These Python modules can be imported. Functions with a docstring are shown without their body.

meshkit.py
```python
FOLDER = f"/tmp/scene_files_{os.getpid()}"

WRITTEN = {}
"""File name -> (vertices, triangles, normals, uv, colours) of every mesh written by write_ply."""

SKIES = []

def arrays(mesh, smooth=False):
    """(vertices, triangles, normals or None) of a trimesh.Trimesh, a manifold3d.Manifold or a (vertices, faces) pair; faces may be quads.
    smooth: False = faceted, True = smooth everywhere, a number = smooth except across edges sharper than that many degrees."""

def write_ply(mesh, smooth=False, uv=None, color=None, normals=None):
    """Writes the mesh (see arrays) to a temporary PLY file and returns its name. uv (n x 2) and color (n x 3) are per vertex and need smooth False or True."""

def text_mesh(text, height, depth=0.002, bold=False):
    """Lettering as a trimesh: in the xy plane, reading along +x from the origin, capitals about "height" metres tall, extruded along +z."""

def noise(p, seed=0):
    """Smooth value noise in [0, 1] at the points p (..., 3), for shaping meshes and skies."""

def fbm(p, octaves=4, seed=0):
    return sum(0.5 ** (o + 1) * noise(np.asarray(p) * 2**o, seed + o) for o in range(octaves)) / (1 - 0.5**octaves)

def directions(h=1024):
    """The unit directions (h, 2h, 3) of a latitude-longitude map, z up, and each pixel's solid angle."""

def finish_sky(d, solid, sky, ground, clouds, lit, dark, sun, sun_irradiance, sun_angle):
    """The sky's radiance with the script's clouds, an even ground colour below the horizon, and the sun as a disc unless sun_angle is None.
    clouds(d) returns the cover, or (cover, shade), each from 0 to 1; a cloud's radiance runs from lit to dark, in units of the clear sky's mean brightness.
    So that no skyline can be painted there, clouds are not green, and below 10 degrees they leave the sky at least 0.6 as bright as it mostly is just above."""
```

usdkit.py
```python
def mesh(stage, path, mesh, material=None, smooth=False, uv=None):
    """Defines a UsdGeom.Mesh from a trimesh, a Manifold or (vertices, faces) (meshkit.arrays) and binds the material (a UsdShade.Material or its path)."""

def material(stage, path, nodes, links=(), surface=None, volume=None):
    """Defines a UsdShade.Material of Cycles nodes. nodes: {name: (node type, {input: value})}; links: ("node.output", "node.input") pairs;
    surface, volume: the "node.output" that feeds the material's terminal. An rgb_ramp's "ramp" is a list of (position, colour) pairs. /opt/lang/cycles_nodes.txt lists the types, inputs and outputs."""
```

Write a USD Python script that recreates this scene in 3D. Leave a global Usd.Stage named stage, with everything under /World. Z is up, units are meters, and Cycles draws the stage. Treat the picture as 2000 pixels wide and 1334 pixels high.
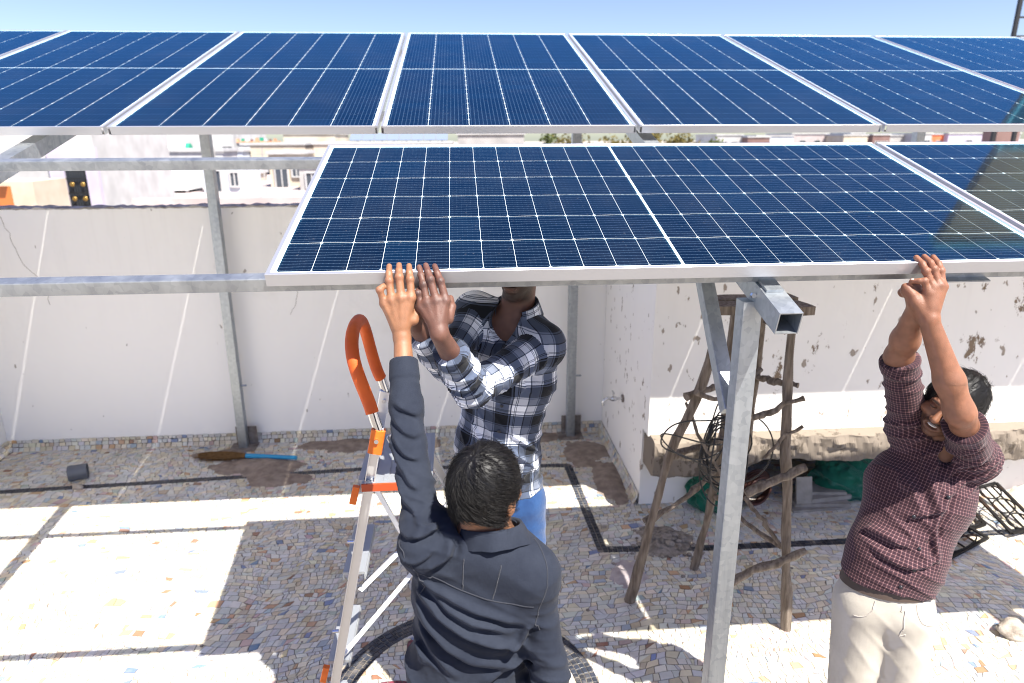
import math, random
import numpy as np
import trimesh
import usdkit, meshkit
from pxr import Usd, UsdGeom, UsdLux, UsdShade, Gf, Sdf, Vt
from meshkit import fbm, noise

stage = Usd.Stage.CreateInMemory()
UsdGeom.SetStageUpAxis(stage, 'Z')
UsdGeom.SetStageMetersPerUnit(stage, 1.0)
world = UsdGeom.Xform.Define(stage, '/World')
stage.SetDefaultPrim(world.GetPrim())

# ------------------------------------------------------------------ camera, sky, sun, exposure
EYE = np.array([0.0, 0.0, 2.45])
PITCH, ROLL, YAW = 0.2878, -0.0041, 0.0762
fw = np.array([math.sin(YAW) * math.cos(PITCH), math.cos(YAW) * math.cos(PITCH), -math.sin(PITCH)])
rt = np.array([math.cos(YAW), -math.sin(YAW), 0.0])
up = np.cross(rt, fw)
rt, up = math.cos(ROLL) * rt + math.sin(ROLL) * up, -math.sin(ROLL) * rt + math.cos(ROLL) * up
cam = UsdGeom.Camera.Define(stage, '/World/camera')
cam.CreateHorizontalApertureAttr(36.0)
cam.CreateVerticalApertureAttr(24.012)
cam.CreateFocalLengthAttr(24.1)
cam.CreateFStopAttr(3.2)
cam.CreateFocusDistanceAttr(2.05)
cam.CreateClippingRangeAttr(Gf.Vec2f(0.05, 20000))
cam.AddTransformOp().Set(Gf.Matrix4d(*[float(a) for a in (*rt, 0, *up, 0, *(-fw), 0, *EYE, 1)]))
cam.CreateExposureAttr(1.44)
SUN = np.array([0.392, -0.52, 1.0]); SUN /= np.linalg.norm(SUN)
sun = UsdLux.DistantLight.Define(stage, '/World/sun')
sun.CreateIntensityAttr(1.25); sun.CreateAngleAttr(0.53); sun.CreateNormalizeAttr(True)
sun.CreateColorAttr(Gf.Vec3f(1.0, 0.955, 0.88))
sx = np.cross([0, 0, 1], SUN); sx /= np.linalg.norm(sx); sy = np.cross(SUN, sx)
sun.AddTransformOp().Set(Gf.Matrix4d(*[float(a) for a in (*sx, 0, *sy, 0, *SUN, 0, 0, -5, 30, 1)]))
usdkit.material(stage, '/World/Looks/sky_light', {
    'sky': ('sky_texture', {'sky_type': 'single_scattering', 'sun_disc': False, 'sun_elevation': math.asin(SUN[2]),
                            'sun_rotation': math.atan2(SUN[0], SUN[1]), 'altitude': 200.0, 'air_density': 1.0, 'aerosol_density': 1.0, 'ozone_density': 2.0}),
    'tone': ('hsv', {'hue': .526, 'saturation': 1.12, 'value': 1.0, 'fac': 1.0}), 'bg': ('background_shader', {'strength': 0.077})}, [('sky.color', 'tone.color'), ('tone.color', 'bg.color')], surface='bg.background')
dome = UsdLux.DomeLight.Define(stage, '/World/sky')
dome.GetPrim().SetCustomDataByKey('kind', 'structure')
UsdShade.MaterialBindingAPI.Apply(dome.GetPrim()).Bind(UsdShade.Material.Get(stage, '/World/Looks/sky_light'))

# ------------------------------------------------------------------ helpers
_used = {}
def numbered(parent, name):
    k = (parent, name); n = _used.get(k, -1) + 1; _used[k] = n
    return f'{parent}/{name}' if n == 0 else f'{parent}/{name}_{n:03d}'

def tag(p, label=None, cat=None, group=None, kind=None):
    p = p.GetPrim() if hasattr(p, 'GetPrim') else p
    for k, v in (('label', label), ('category', cat), ('group', group), ('kind', kind)):
        if v: p.SetCustomDataByKey(k, v)
    return p

def thing(name, label=None, cat=None, group=None, kind=None, loc=None, rotz=0.0, mat4=None):
    x = UsdGeom.Xform.Define(stage, numbered('/World', name))
    if mat4 is not None: x.AddTransformOp().Set(Gf.Matrix4d(*[float(a) for a in np.asarray(mat4).T.ravel()]))
    elif loc is not None:
        x.AddTranslateOp().Set(Gf.Vec3d(*map(float, loc)))
        if rotz: x.AddRotateZOp().Set(float(rotz))
    return tag(x, label, cat, group, kind)

def colour_primvar(m, name, col, interp='vertex'):
    pv = UsdGeom.PrimvarsAPI(m).CreatePrimvar(name, Sdf.ValueTypeNames.Color3fArray, interp)
    pv.Set(Vt.Vec3fArray.FromNumpy(np.asarray(col, np.float32)))

def obj(name, mesh, mat, parent=None, label=None, cat=None, group=None, kind=None, smooth=False, col=None, uv=None):
    where = numbered(str(parent.GetPath()) if parent is not None else '/World', name)
    p = usdkit.mesh(stage, where, mesh, M[mat], smooth=smooth, uv=uv)
    if col is not None: colour_primvar(p, 'tint', col)
    return tag(p, label, cat, group, kind)

def mat(name, nodes, links=(), surface='p.BSDF'):
    M[name] = usdkit.material(stage, '/World/Looks/' + name, nodes, links, surface=surface)
M = {}
def plain(name, col, rough=0.6, metal=0.0, spec=0.5, **kw):
    mat(name, {'p': ('principled_bsdf', {'base_color': col, 'roughness': rough, 'metallic': metal, 'specular_ior_level': spec, **kw})})
def noisy(name, c1, c2, scale=8, rough=0.7, metal=0.0, bump=0.0, detail=5, lo=0.35, hi=0.65, dist=0.01, stretch=(1, 1, 1), spec=0.4, bscale=None):
    """Two colours mixed by noise on the object's own coordinates, with fine relief."""
    nodes = {'g': ('geometry', {}), 'mp': ('mapping', {'scale': stretch}), 'n': ('noise_texture', {'scale': scale, 'detail': detail}),
             'r': ('rgb_ramp', {'ramp': [(0, c1), (lo, c1), (hi, c2), (1, c2)]}),
             'n2': ('noise_texture', {'scale': bscale or scale * 6, 'detail': 4}), 'b': ('bump', {'strength': bump, 'distance': dist}),
             'p': ('principled_bsdf', {'roughness': rough, 'metallic': metal, 'specular_ior_level': spec})}
    links = [('g.position', 'mp.vector'), ('mp.vector', 'n.vector'), ('n.fac', 'r.fac'), ('r.color', 'p.base_color')]
    if bump: links += [('mp.vector', 'n2.vector'), ('n2.fac', 'b.height'), ('b.normal', 'p.normal')]
    mat(name, nodes, links)

def box(x0, x1, y0, y1, z0, z1):
    b = trimesh.creation.box((x1 - x0, y1 - y0, z1 - z0)); b.apply_translation(((x0 + x1) / 2, (y0 + y1) / 2, (z0 + z1) / 2)); return b
def cat(ms): return trimesh.util.concatenate(ms)
def frame_of(d, hint=(0, 0, 1)):
    d = np.asarray(d, float); d = d / np.linalg.norm(d); h = np.asarray(hint, float)
    if abs(d @ h) > .97: h = np.array([0, 1.0, 0])
    x = np.cross(h, d); x /= np.linalg.norm(x); y = np.cross(d, x)
    return x, y, d
def bar(a, b, w, h, hint=(0, 0, 1), bev=0.0, hollow=0.0):
    """A rectangular bar (or open tube) from a to b, w across and h along the hint."""
    a, b = np.asarray(a, float), np.asarray(b, float); x, y, d = frame_of(b - a, hint); L = np.linalg.norm(b - a)
    from shapely.geometry import box as sbox
    s = sbox(-w / 2, -h / 2, w / 2, h / 2)
    if bev: s = s.buffer(-bev).buffer(bev, quad_segs=2)
    if hollow: s = s.difference(s.buffer(-hollow, join_style=2))
    m = trimesh.creation.extrude_polygon(s, L, engine='earcut')
    T = np.eye(4); T[:3, 0], T[:3, 1], T[:3, 2], T[:3, 3] = x, y, d, a
    m.apply_transform(T); return m
def tube(pts, r, n=10, cap=True, seed=None, rough=0.0):
    """A round tube along a polyline; r is a number or one radius for each point."""
    pts = np.asarray(pts, float); k = len(pts); r = np.broadcast_to(np.asarray(r, float), (k,)).copy()
    t = np.gradient(pts, axis=0); t /= np.linalg.norm(t, axis=1)[:, None]
    h = np.array([0.0, 0, 1]) if abs(t[0][2]) < .9 else np.array([0.0, 1, 0])
    x = np.cross(h, t[0]); x /= np.linalg.norm(x); V = []
    rng = np.random.default_rng(seed or 0)
    for i in range(k):
        x = x - (x @ t[i]) * t[i]; x /= np.linalg.norm(x); y = np.cross(t[i], x)
        a = np.arange(n) / n * 2 * np.pi
        rr = r[i] * (1 + rough * rng.normal(size=n)) if rough else r[i] * np.ones(n)
        V.append(pts[i] + (np.cos(a) * rr)[:, None] * x + (np.sin(a) * rr)[:, None] * y)
    V = np.concatenate(V); F = []
    for i in range(k - 1):
        for j in range(n):
            a, b, c, d = i * n + j, i * n + (j + 1) % n, (i + 1) * n + (j + 1) % n, (i + 1) * n + j
            F += [(a, b, c), (a, c, d)]
    if cap:
        V = np.vstack([V, pts[0], pts[-1]]); o = len(V) - 2
        for j in range(n):
            F += [(o, (j + 1) % n, j), (o + 1, (k - 1) * n + j, (k - 1) * n + (j + 1) % n)]
    return trimesh.Trimesh(V, F, process=False)
def spline(pts, n=24):
    from scipy.interpolate import CubicSpline
    pts = np.asarray(pts, float); s = np.r_[0, np.cumsum(np.linalg.norm(np.diff(pts, axis=0), axis=1))]
    return CubicSpline(s, pts)(np.linspace(0, s[-1], n))
def sheet(poly, z0, z1=None):
    """A flat slab on a polygon (list of xy)."""
    from shapely.geometry import Polygon
    m = trimesh.creation.extrude_polygon(Polygon(poly), (z1 - z0) if z1 else 0.002, engine='earcut'); m.apply_translation((0, 0, z0)); return m

# ------------------------------------------------------------------ materials
plain('aluminium', (0.52, 0.53, 0.55), 0.36, 0.7)
plain('backsheet', (0.70, 0.71, 0.72), 0.5)
def galvanised():
    mat('galvanised', {'g': ('geometry', {}), 'v': ('voronoi_texture', {'scale': 55, 'feature': 'f1'}), 'n': ('noise_texture', {'scale': 7, 'detail': 6, 'roughness': .65}),
        'mp': ('mapping', {'scale': (1.6, 1.6, .14)}),
        'r': ('rgb_ramp', {'ramp': [(0, (.20, .225, .25)), (.4, (.30, .33, .36)), (.6, (.38, .41, .43)), (1, (.50, .52, .54))]}),
        'a': ('mix_color', {'fac': .10}), 'bw': ('rgb_to_bw', {}), 'rr': ('map_range', {'from_min': .2, 'from_max': .8, 'to_min': .28, 'to_max': .55}), 'b': ('bump', {'strength': .12, 'distance': .002}),
        'p': ('principled_bsdf', {'metallic': .80})},
        [('g.position', 'v.vector'), ('g.position', 'mp.vector'), ('mp.vector', 'n.vector'), ('n.fac', 'r.fac'), ('r.color', 'a.a'), ('v.color', 'bw.color'), ('bw.val', 'a.b'), ('a.result', 'p.base_color'),
         ('n.fac', 'rr.value'), ('rr.result', 'p.roughness'), ('v.distance', 'b.height'), ('b.normal', 'p.normal')])
galvanised()
# solar cell: near-black blue silicon, thin silver wires along the panel's length, one tone per cell
mat('solar_cell', {'uv': ('uvmap', {'attribute': 'st'}), 's': ('separate_xyz', {}), 'm': ('math', {'math_type': 'multiply', 'value2': 10.0}), 'f': ('math', {'math_type': 'fraction'}),
    'd': ('math', {'math_type': 'subtract', 'value2': .5}), 'ab': ('math', {'math_type': 'absolute'}), 'lt': ('math', {'math_type': 'less_than', 'value2': .035}),
    'mx': ('math', {'math_type': 'multiply', 'value2': 6.0}), 'fx': ('math', {'math_type': 'fraction'}), 'dx': ('math', {'math_type': 'subtract', 'value2': .5}), 'ax': ('math', {'math_type': 'absolute'}),
    'lx': ('math', {'math_type': 'less_than', 'value2': .06}), 'wide': ('math', {'math_type': 'less_than', 'value2': .075}), 'pad': ('math', {'math_type': 'multiply'}), 'any': ('math', {'math_type': 'maximum'}),
    'o': ('object_info', {}), 'r': ('rgb_ramp', {'ramp': [(0, (.0007, .0028, .0080)), (.5, (.0008, .0036, .0100)), (.85, (.0009, .0040, .0105)), (1, (.0009, .0075, .021))]}),
    'g': ('geometry', {}), 'n': ('noise_texture', {'scale': 5, 'detail': 3}), 'dust': ('mix_color', {'b': (.05, .06, .08)}), 'dm': ('map_range', {'from_min': .45, 'from_max': .8, 'to_min': 0, 'to_max': .09}),
    'c': ('mix_color', {'b': (.07, .11, .17)}), 'p': ('principled_bsdf', {'roughness': .35, 'specular_ior_level': .25})},
    [('uv.UV', 's.vector'), ('s.y', 'm.value1'), ('m.value', 'f.value1'), ('f.value', 'd.value1'), ('d.value', 'ab.value1'), ('ab.value', 'lt.value1'), ('ab.value', 'wide.value1'),
     ('s.x', 'mx.value1'), ('mx.value', 'fx.value1'), ('fx.value', 'dx.value1'), ('dx.value', 'ax.value1'), ('ax.value', 'lx.value1'), ('lx.value', 'pad.value1'), ('wide.value', 'pad.value2'),
     ('lt.value', 'any.value1'), ('pad.value', 'any.value2'),
     ('o.random', 'r.fac'), ('r.color', 'dust.a'), ('g.position', 'n.vector'), ('n.fac', 'dm.value'), ('dm.result', 'dust.fac'), ('dust.result', 'c.a'), ('any.value', 'c.fac'), ('c.result', 'p.base_color')])
# glass over the cells: clear from above, mirrors the sky (slightly blue, anti-reflective) at a grazing look
mat('panel_glass', {'fr': ('fresnel', {'IOR': 1.54}), 't': ('transparent_bsdf', {'color': (.96, .975, .98)}), 'gl': ('glossy_bsdf', {'color': (.20, .74, 1.0), 'roughness': .05}), 'm': ('mix_closure', {}),
    'g': ('geometry', {}), 'n': ('noise_texture', {'scale': 2.6, 'detail': 7, 'roughness': .7}), 'n2': ('noise_texture', {'scale': 90, 'detail': 2}), 'k': ('map_range', {'from_min': .48, 'from_max': .75, 'to_min': .0, 'to_max': .010, 'clamp': True}),
    'k2': ('map_range', {'from_min': .70, 'from_max': .74, 'to_min': 0, 'to_max': .06, 'clamp': True}), 'mx': ('math', {'math_type': 'maximum'}), 'd': ('diffuse_bsdf', {'color': (.50, .49, .47)}), 'm2': ('mix_closure', {})},
    [('fr.fac', 'm.fac'), ('t.BSDF', 'm.closure1'), ('gl.BSDF', 'm.closure2'), ('g.position', 'n.vector'), ('g.position', 'n2.vector'), ('n.fac', 'k.value'), ('n2.fac', 'k2.value'), ('k.result', 'mx.value1'), ('k2.result', 'mx.value2'), ('mx.value', 'm2.fac'), ('m.closure', 'm2.closure1'), ('d.BSDF', 'm2.closure2')], surface='m2.closure')

def wall_material(name, base, patch, amount, speck=0.0, warm=(0.70, 0.67, 0.62)):
    """Lime-washed plaster: broad grime, flaked patches of bare render, small specks, trowel relief. amount = how much has flaked off."""
    nodes = {'g': ('geometry', {}), 'mp': ('mapping', {'scale': (1, 1, .55)}), 'n1': ('noise_texture', {'scale': 1.3, 'detail': 6, 'roughness': .6}),
        'r1': ('rgb_ramp', {'ramp': [(0, warm), (.38, base), (1, base)]}),
        'n2': ('noise_texture', {'scale': 8.0, 'detail': 9, 'roughness': .74}), 'n3': ('noise_texture', {'scale': .9, 'detail': 2}),
        'sum': ('math', {'math_type': 'multiply_add', 'value2': .35}),
        'k': ('map_range', {'from_min': .905 - amount, 'from_max': .925 - amount, 'to_min': 0, 'to_max': 1, 'clamp': True}),
        'n4': ('noise_texture', {'scale': 17, 'detail': 3, 'roughness': .5}), 'k4': ('map_range', {'from_min': .735 - speck, 'from_max': .76 - speck, 'to_min': 0, 'to_max': .8, 'clamp': True}),
        'mxk': ('math', {'math_type': 'maximum'}), 'n5': ('noise_texture', {'scale': 60, 'detail': 4}),
        'pc': ('mix_color', {'a': patch, 'b': tuple(.6 * c for c in patch)}), 'c': ('mix_color', {}), 'gs': ('mapping', {'scale': (7, 7, .5)}), 'gn': ('noise_texture', {'scale': 1.5, 'detail': 6, 'roughness': .7}), 'gz': ('separate_xyz', {}), 'gm': ('map_range', {'from_min': .9, 'from_max': 2.0, 'to_min': 0.0, 'to_max': 1.0, 'clamp': True}), 'gk': ('map_range', {'from_min': .50, 'from_max': .78, 'to_min': 0.0, 'to_max': .15, 'clamp': True}), 'gx': ('math', {'math_type': 'multiply'}), 'cg': ('mix_color', {'b': (.40, .37, .33)}),
        'n6': ('noise_texture', {'scale': 9, 'detail': 6}), 'hb': ('math', {'math_type': 'multiply_add', 'value2': -1.2}), 'b': ('bump', {'strength': .35, 'distance': .012}),
        'p': ('principled_bsdf', {'roughness': .85, 'specular_ior_level': .2})}
    links = [('g.position', 'mp.vector'), ('g.position', 'n1.vector'), ('n1.fac', 'r1.fac'), ('mp.vector', 'n2.vector'), ('g.position', 'n3.vector'),
        ('n3.fac', 'sum.value1'), ('n2.fac', 'sum.value3'), ('sum.value', 'k.value'), ('mp.vector', 'n4.vector'), ('n4.fac', 'k4.value'),
        ('k.result', 'mxk.value1'), ('k4.result', 'mxk.value2'), ('g.position', 'n5.vector'), ('n5.fac', 'pc.fac'),
        ('r1.color', 'c.a'), ('pc.result', 'c.b'), ('mxk.value', 'c.fac'), ('g.position', 'gs.vector'), ('gs.vector', 'gn.vector'), ('g.position', 'gz.vector'), ('gz.z', 'gm.value'), ('gn.fac', 'gk.value'), ('gm.result', 'gx.value1'), ('gk.result', 'gx.value2'), ('gx.value', 'cg.fac'), ('c.result', 'cg.a'), ('cg.result', 'p.base_color'),
        ('g.position', 'n6.vector'), ('mxk.value', 'hb.value1'), ('n6.fac', 'hb.value3'), ('hb.value', 'b.height'), ('b.normal', 'p.normal')]
    mat(name, nodes, links)
wall_material('limewash', (0.86, 0.845, 0.82), (0.34, 0.30, 0.26), -0.02, .035)
wall_material('flaking_limewash', (0.82, 0.795, 0.755), (0.27, 0.20, 0.14), 0.075, .075)
wall_material('shed_limewash', (0.84, 0.83, 0.82), (0.5, 0.45, 0.4), 0.0)
# mosaic: every shard carries its own colour
mat('shard', {'nb': ('noise_texture', {'scale': 1.7, 'detail': 6, 'roughness': .65}), 'br': ('map_range', {'from_min': .3, 'from_max': .65, 'to_min': .86, 'to_max': 1.08}), 'st': ('mix_color', {'blend_type': 'multiply', 'fac': 1.0, 'use_clamp': False}), 'a': ('attribute', {'attribute': 'tint'}), 'g': ('geometry', {}), 'n': ('noise_texture', {'scale': 14, 'detail': 5}), 'mr': ('map_range', {'from_min': .5, 'from_max': .8, 'to_min': 0, 'to_max': .35}),
    'd': ('mix_color', {'b': (.36, .31, .26)}), 'rr': ('map_range', {'from_min': .3, 'from_max': .7, 'to_min': .22, 'to_max': .55}), 'p': ('principled_bsdf', {'specular_ior_level': .45})},
    [('a.color', 'd.a'), ('g.position', 'n.vector'), ('n.fac', 'mr.value'), ('mr.result', 'd.fac'), ('g.position', 'nb.vector'), ('nb.fac', 'br.value'), ('d.result', 'st.a'), ('br.result', 'st.b'), ('st.result', 'p.base_color'), ('n.fac', 'rr.value'), ('rr.result', 'p.roughness')])
wall_fix = None
noisy('grout', (.17, .145, .12), (.24, .21, .175), 12, .9, bump=.3)
noisy('dirt', (.20, .155, .125), (.31, .25, .205), 16, .95, bump=.6, dist=.01)
noisy('pale_sand', (.42, .35, .28), (.56, .49, .41), 9, .95, bump=.5)
noisy('pale_dust', (.34, .29, .29), (.46, .41, .41), 12, .95, bump=.4)
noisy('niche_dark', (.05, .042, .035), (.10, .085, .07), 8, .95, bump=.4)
noisy('rubble', (.17, .145, .12), (.34, .30, .26), 30, .95, bump=.6)
noisy('rusty_plate', (.16, .13, .11), (.28, .25, .23), 20, .8, .3, bump=.3)
plain('black_plastic', (.015, .015, .016), .45)
noisy('coping_plaster', (.22, .20, .18), (.50, .47, .44), 14, .95, bump=.5)
plain('orange_dark', (.42, .06, .012), .5)
noisy('old_wood', (.105, .080, .060), (.235, .190, .150), 22, .85, bump=.8, dist=.006, stretch=(3, 3, .35), bscale=90)

# ------------------------------------------------------------------ terrace floor: broken-china mosaic, shard by shard
floor = thing('floor', kind='structure')
obj('grout_bed', cat([box(-3.75, 6.5, -3.0, 5.6, -0.25, 0.0)]), 'grout', floor)
from shapely.geometry import Polygon, LineString, Point, box as sbox
from shapely.ops import unary_union
import shapely
rng = np.random.default_rng(11)
PAL = [((0.545, 0.542, 0.529), 34), ((0.600, 0.579, 0.519), 28), ((0.616, 0.542, 0.407), 22), ((0.665, 0.606, 0.475), 14), ((0.501, 0.410, 0.301), 4), ((0.512, 0.326, 0.194), 2.2), ((0.512, 0.379, 0.349), 1.8), ((0.174, 0.237, 0.369), 1.2),
       ((0.360, 0.405, 0.465), 2.6), ((0.403, 0.453, 0.388), .7), ((0.294, 0.168, 0.098), .7), ((0.545, 0.453, 0.281), .4)]
pal_c = np.array([p[0] for p in PAL]); pal_w = np.array([p[1] for p in PAL]); pal_w = pal_w / pal_w.sum()
def shard_colours(n, r=rng):
    c = pal_c[r.choice(len(PAL), n, p=pal_w)]
    return np.clip(c * r.uniform(.86, 1.1, (n, 1)) + r.normal(0, .012, (n, 3)), .01, .9)
def lay(u0, u1, v0, v1, wob=.17):
    """Rows of irregular four-sided shards, bent by a slow flow, some broken across."""
    out, v = [], v0
    def f(u, v):
        p = np.stack([u * .85, v * .85, 0 * u], -1)
        a, b = fbm(p, 2, 3) - .5, fbm(p, 2, 9) - .5
        q = np.stack([u * 5, v * 5, 0 * u], -1)
        return np.stack([u + wob * 2.4 * a + .055 * (noise(q, 5) - .5) + .016 * (noise(q * 3.1, 15) - .5), v + wob * 2.4 * b + .055 * (noise(q, 7) - .5) + .016 * (noise(q * 3.1, 17) - .5)], -1)
    while v < v1:
        h = rng.uniform(.029, .044)
        n = int((u1 - u0) / .042) + 2
        w = rng.uniform(.025, .061, n); u = u0 + np.cumsum(w) - w[0] * rng.random()
        tb, tt = u + rng.normal(0, .0065, n), u + rng.normal(0, .0065, n)
        vb = lambda uu, k: k + .013 * (noise(np.stack([uu * 17, 0 * uu + k * 90, 0 * uu], -1), 2) - .5)
        B, T = f(tb, vb(tb, v)), f(tt, vb(tt, v + h))
        out.append(np.stack([B[:-1], B[1:], T[1:], T[:-1]], 1)); v += h
    return np.concatenate(out)
quads = lay(-4.4, 5.6, 1.2, 6.2)
c = quads.mean(1)
def in_area(c):
    x, y = c[:, 0], c[:, 1]
    return (x > -3.70) & (y > 1.75) & (((x < 1.2) & (y < 5.45)) | ((x >= 1.2) & (x < 4.6) & (y < 4.18)) | ((x > 1.58) & (x < 3.6) & (y < 4.88)))
quads = quads[in_area(c)]
# dark border line, ring and petals of the inlaid pattern
path_l = [(-3.72, 4.72), (-2.17, 4.80), (-0.8, 4.88), (.80, 4.81), (.835, 3.66), (1.55, 3.62), (2.35, 3.62), (3.1, 3.63), (4.6, 3.66)]
band = LineString(path_l).buffer(.031, cap_style=2, join_style=2)
RC = np.array([-.028, 2.535])
ring = Point(*RC).buffer(.63, 48).difference(Point(*RC).buffer(.525, 48))
petals = []
for k in range(8):
    a = math.radians(124 + 45 * k); d = np.array([math.cos(a), math.sin(a)]); nn = np.array([-d[1], d[0]])
    t = np.linspace(0, 1, 14); base, tip = RC + d * .12, RC + d * .505
    s = .082 * np.sin(np.pi * t) ** .8
    petals.append(Polygon([base + (tip - base) * a_ + nn * b_ for a_, b_ in zip(t, s)] + [base + (tip - base) * a_ - nn * b_ for a_, b_ in zip(t[::-1], s[::-1])]).buffer(0))
petal = unary_union(petals)
inlay = unary_union([band, ring, petal])
split = rng.random(len(quads))
polys = []
shapely.prepare(inlay)
P_ = shapely.convex_hull(shapely.polygons(quads))
cross = shapely.intersects(inlay, P_); inside = shapely.contains(inlay, P_)
tri, rest = [], []
for q, s, cr, ins in zip(quads, split, cross, inside):
    if ins: continue
    if cr:
        g = Polygon(q).convex_hull.difference(inlay)
        for gg in getattr(g, 'geoms', [g]):
            if gg.geom_type == 'Polygon' and gg.area > 1.2e-4: polys.append(np.array(gg.simplify(.002).exterior.coords)[:-1])
    elif s < .13: polys += [q[[0, 1, 2]], q[[0, 2, 3]]]
    elif s < .27: t = rng.uniform(.25, .75, 2); a, b = q[0] + (q[1] - q[0]) * t[0], q[3] + (q[2] - q[3]) * t[1]; polys += [np.array([q[0], a, b, q[3]]), np.array([a, q[1], q[2], b])]
    elif s < .45: m = (q[1] + q[2]) / 2 + rng.normal(0, .003, 2); polys.append(np.array([q[0], q[1], m, q[2], q[3]]))
    else: polys.append(q)
cols = list(shard_colours(len(polys)))
dark = lambda: np.array([.022, .026, .036]) * rng.uniform(.7, 1.7)
wine = lambda: np.array([.16, .030, .045]) * rng.uniform(.75, 1.3)
line = LineString(path_l)
L_ = line.length; s = 0.0
gap_hidden = lambda p: (-2.05 < p[0] < -1.72 and p[1] > 4.6)
while s < L_ - .02:
    d_ = rng.uniform(.026, .040)
    a, b = np.array(line.interpolate(s).coords[0]), np.array(line.interpolate(min(s + d_, L_)).coords[0])
    t = (b - a) / max(np.linalg.norm(b - a), 1e-6); nn = np.array([-t[1], t[0]])
    for o0, o1 in ((-.031, -.001), (.001, .031)):
        o0, o1 = o0 + rng.normal(0, .0012), o1 + rng.normal(0, .0012)
        polys.append(np.array([a + nn * o0, b + nn * o0, b + nn * o1, a + nn * o1])); cols.append(dark())
    s += d_
for r0 in np.linspace(.525, .63, 5)[:-1]:
    r1 = r0 + .0262; a = rng.uniform(0, .05)
    a0 = a
    while a < a0 + 2 * np.pi - .03:
        da = rng.uniform(.042, .066); e = lambda r, q: RC + r * np.array([math.cos(q), math.sin(q)])
        polys.append(np.array([e(r0, a), e(r1, a + rng.normal(0, .004)), e(r1, a + da), e(r0, a + da)])); cols.append(dark()); a += da
for pt in petals:
    gx0, gy0, gx1, gy1 = pt.bounds
    for i, x in enumerate(np.arange(gx0, gx1, .034)):
        for y in np.arange(gy0 - .01 * (i % 2), gy1, .03):
            g = sbox(x, y, x + .034, y + .03).intersection(pt)
            if g.geom_type == 'Polygon' and g.area > 6e-5: polys.append(np.array(g.exterior.coords)[:-1]); cols.append(wine())
cols = np.array(cols)

def shard_mesh(pls, colours, gap=.0021, z=.004, cham=.0009):
    """Thin chamfered slabs on convex outlines, one colour each, as one vertex list."""
    V, F, C = [], [], []; o = 0
    for p, col in zip(pls, colours):
        p = np.asarray(p, float)
        if np.cross(p[1] - p[0], p[2] - p[0]) < 0: p = p[::-1]
        c = p.mean(0); d = c - p; L = np.linalg.norm(d, axis=1)[:, None]
        a = p + d / np.maximum(L, 1e-6) * np.minimum(gap * 1.35, L * .3); b = p + d / np.maximum(L, 1e-6) * np.minimum((gap + cham) * 1.35, L * .45)
        k = len(p); zt = z + rng.normal(0, .0005); tx, ty = rng.normal(0, .012, 2)
        zz = zt + (b - c) @ np.array([tx, ty])
        V.append(np.vstack([np.c_[a, np.full(k, -.001)], np.c_[a, zz - cham], np.c_[b, zz]]))
        i = np.arange(k); j = (i + 1) % k
        f = [np.stack([o + i, o + j, o + k + j], 1), np.stack([o + i, o + k + j, o + k + i], 1), np.stack([o + k + i, o + k + j, o + 2 * k + j], 1), np.stack([o + k + i, o + 2 * k + j, o + 2 * k + i], 1)]
        f.append(np.stack([np.full(k - 2, o + 2 * k), o + 2 * k + 1 + np.arange(k - 2), o + 2 * k + 2 + np.arange(k - 2)], 1))
        F += f; C.append(np.repeat(np.asarray(col)[None], 3 * k, 0)); o += 3 * k
    return (np.vstack(V), np.vstack(F)), np.vstack(C)
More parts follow.
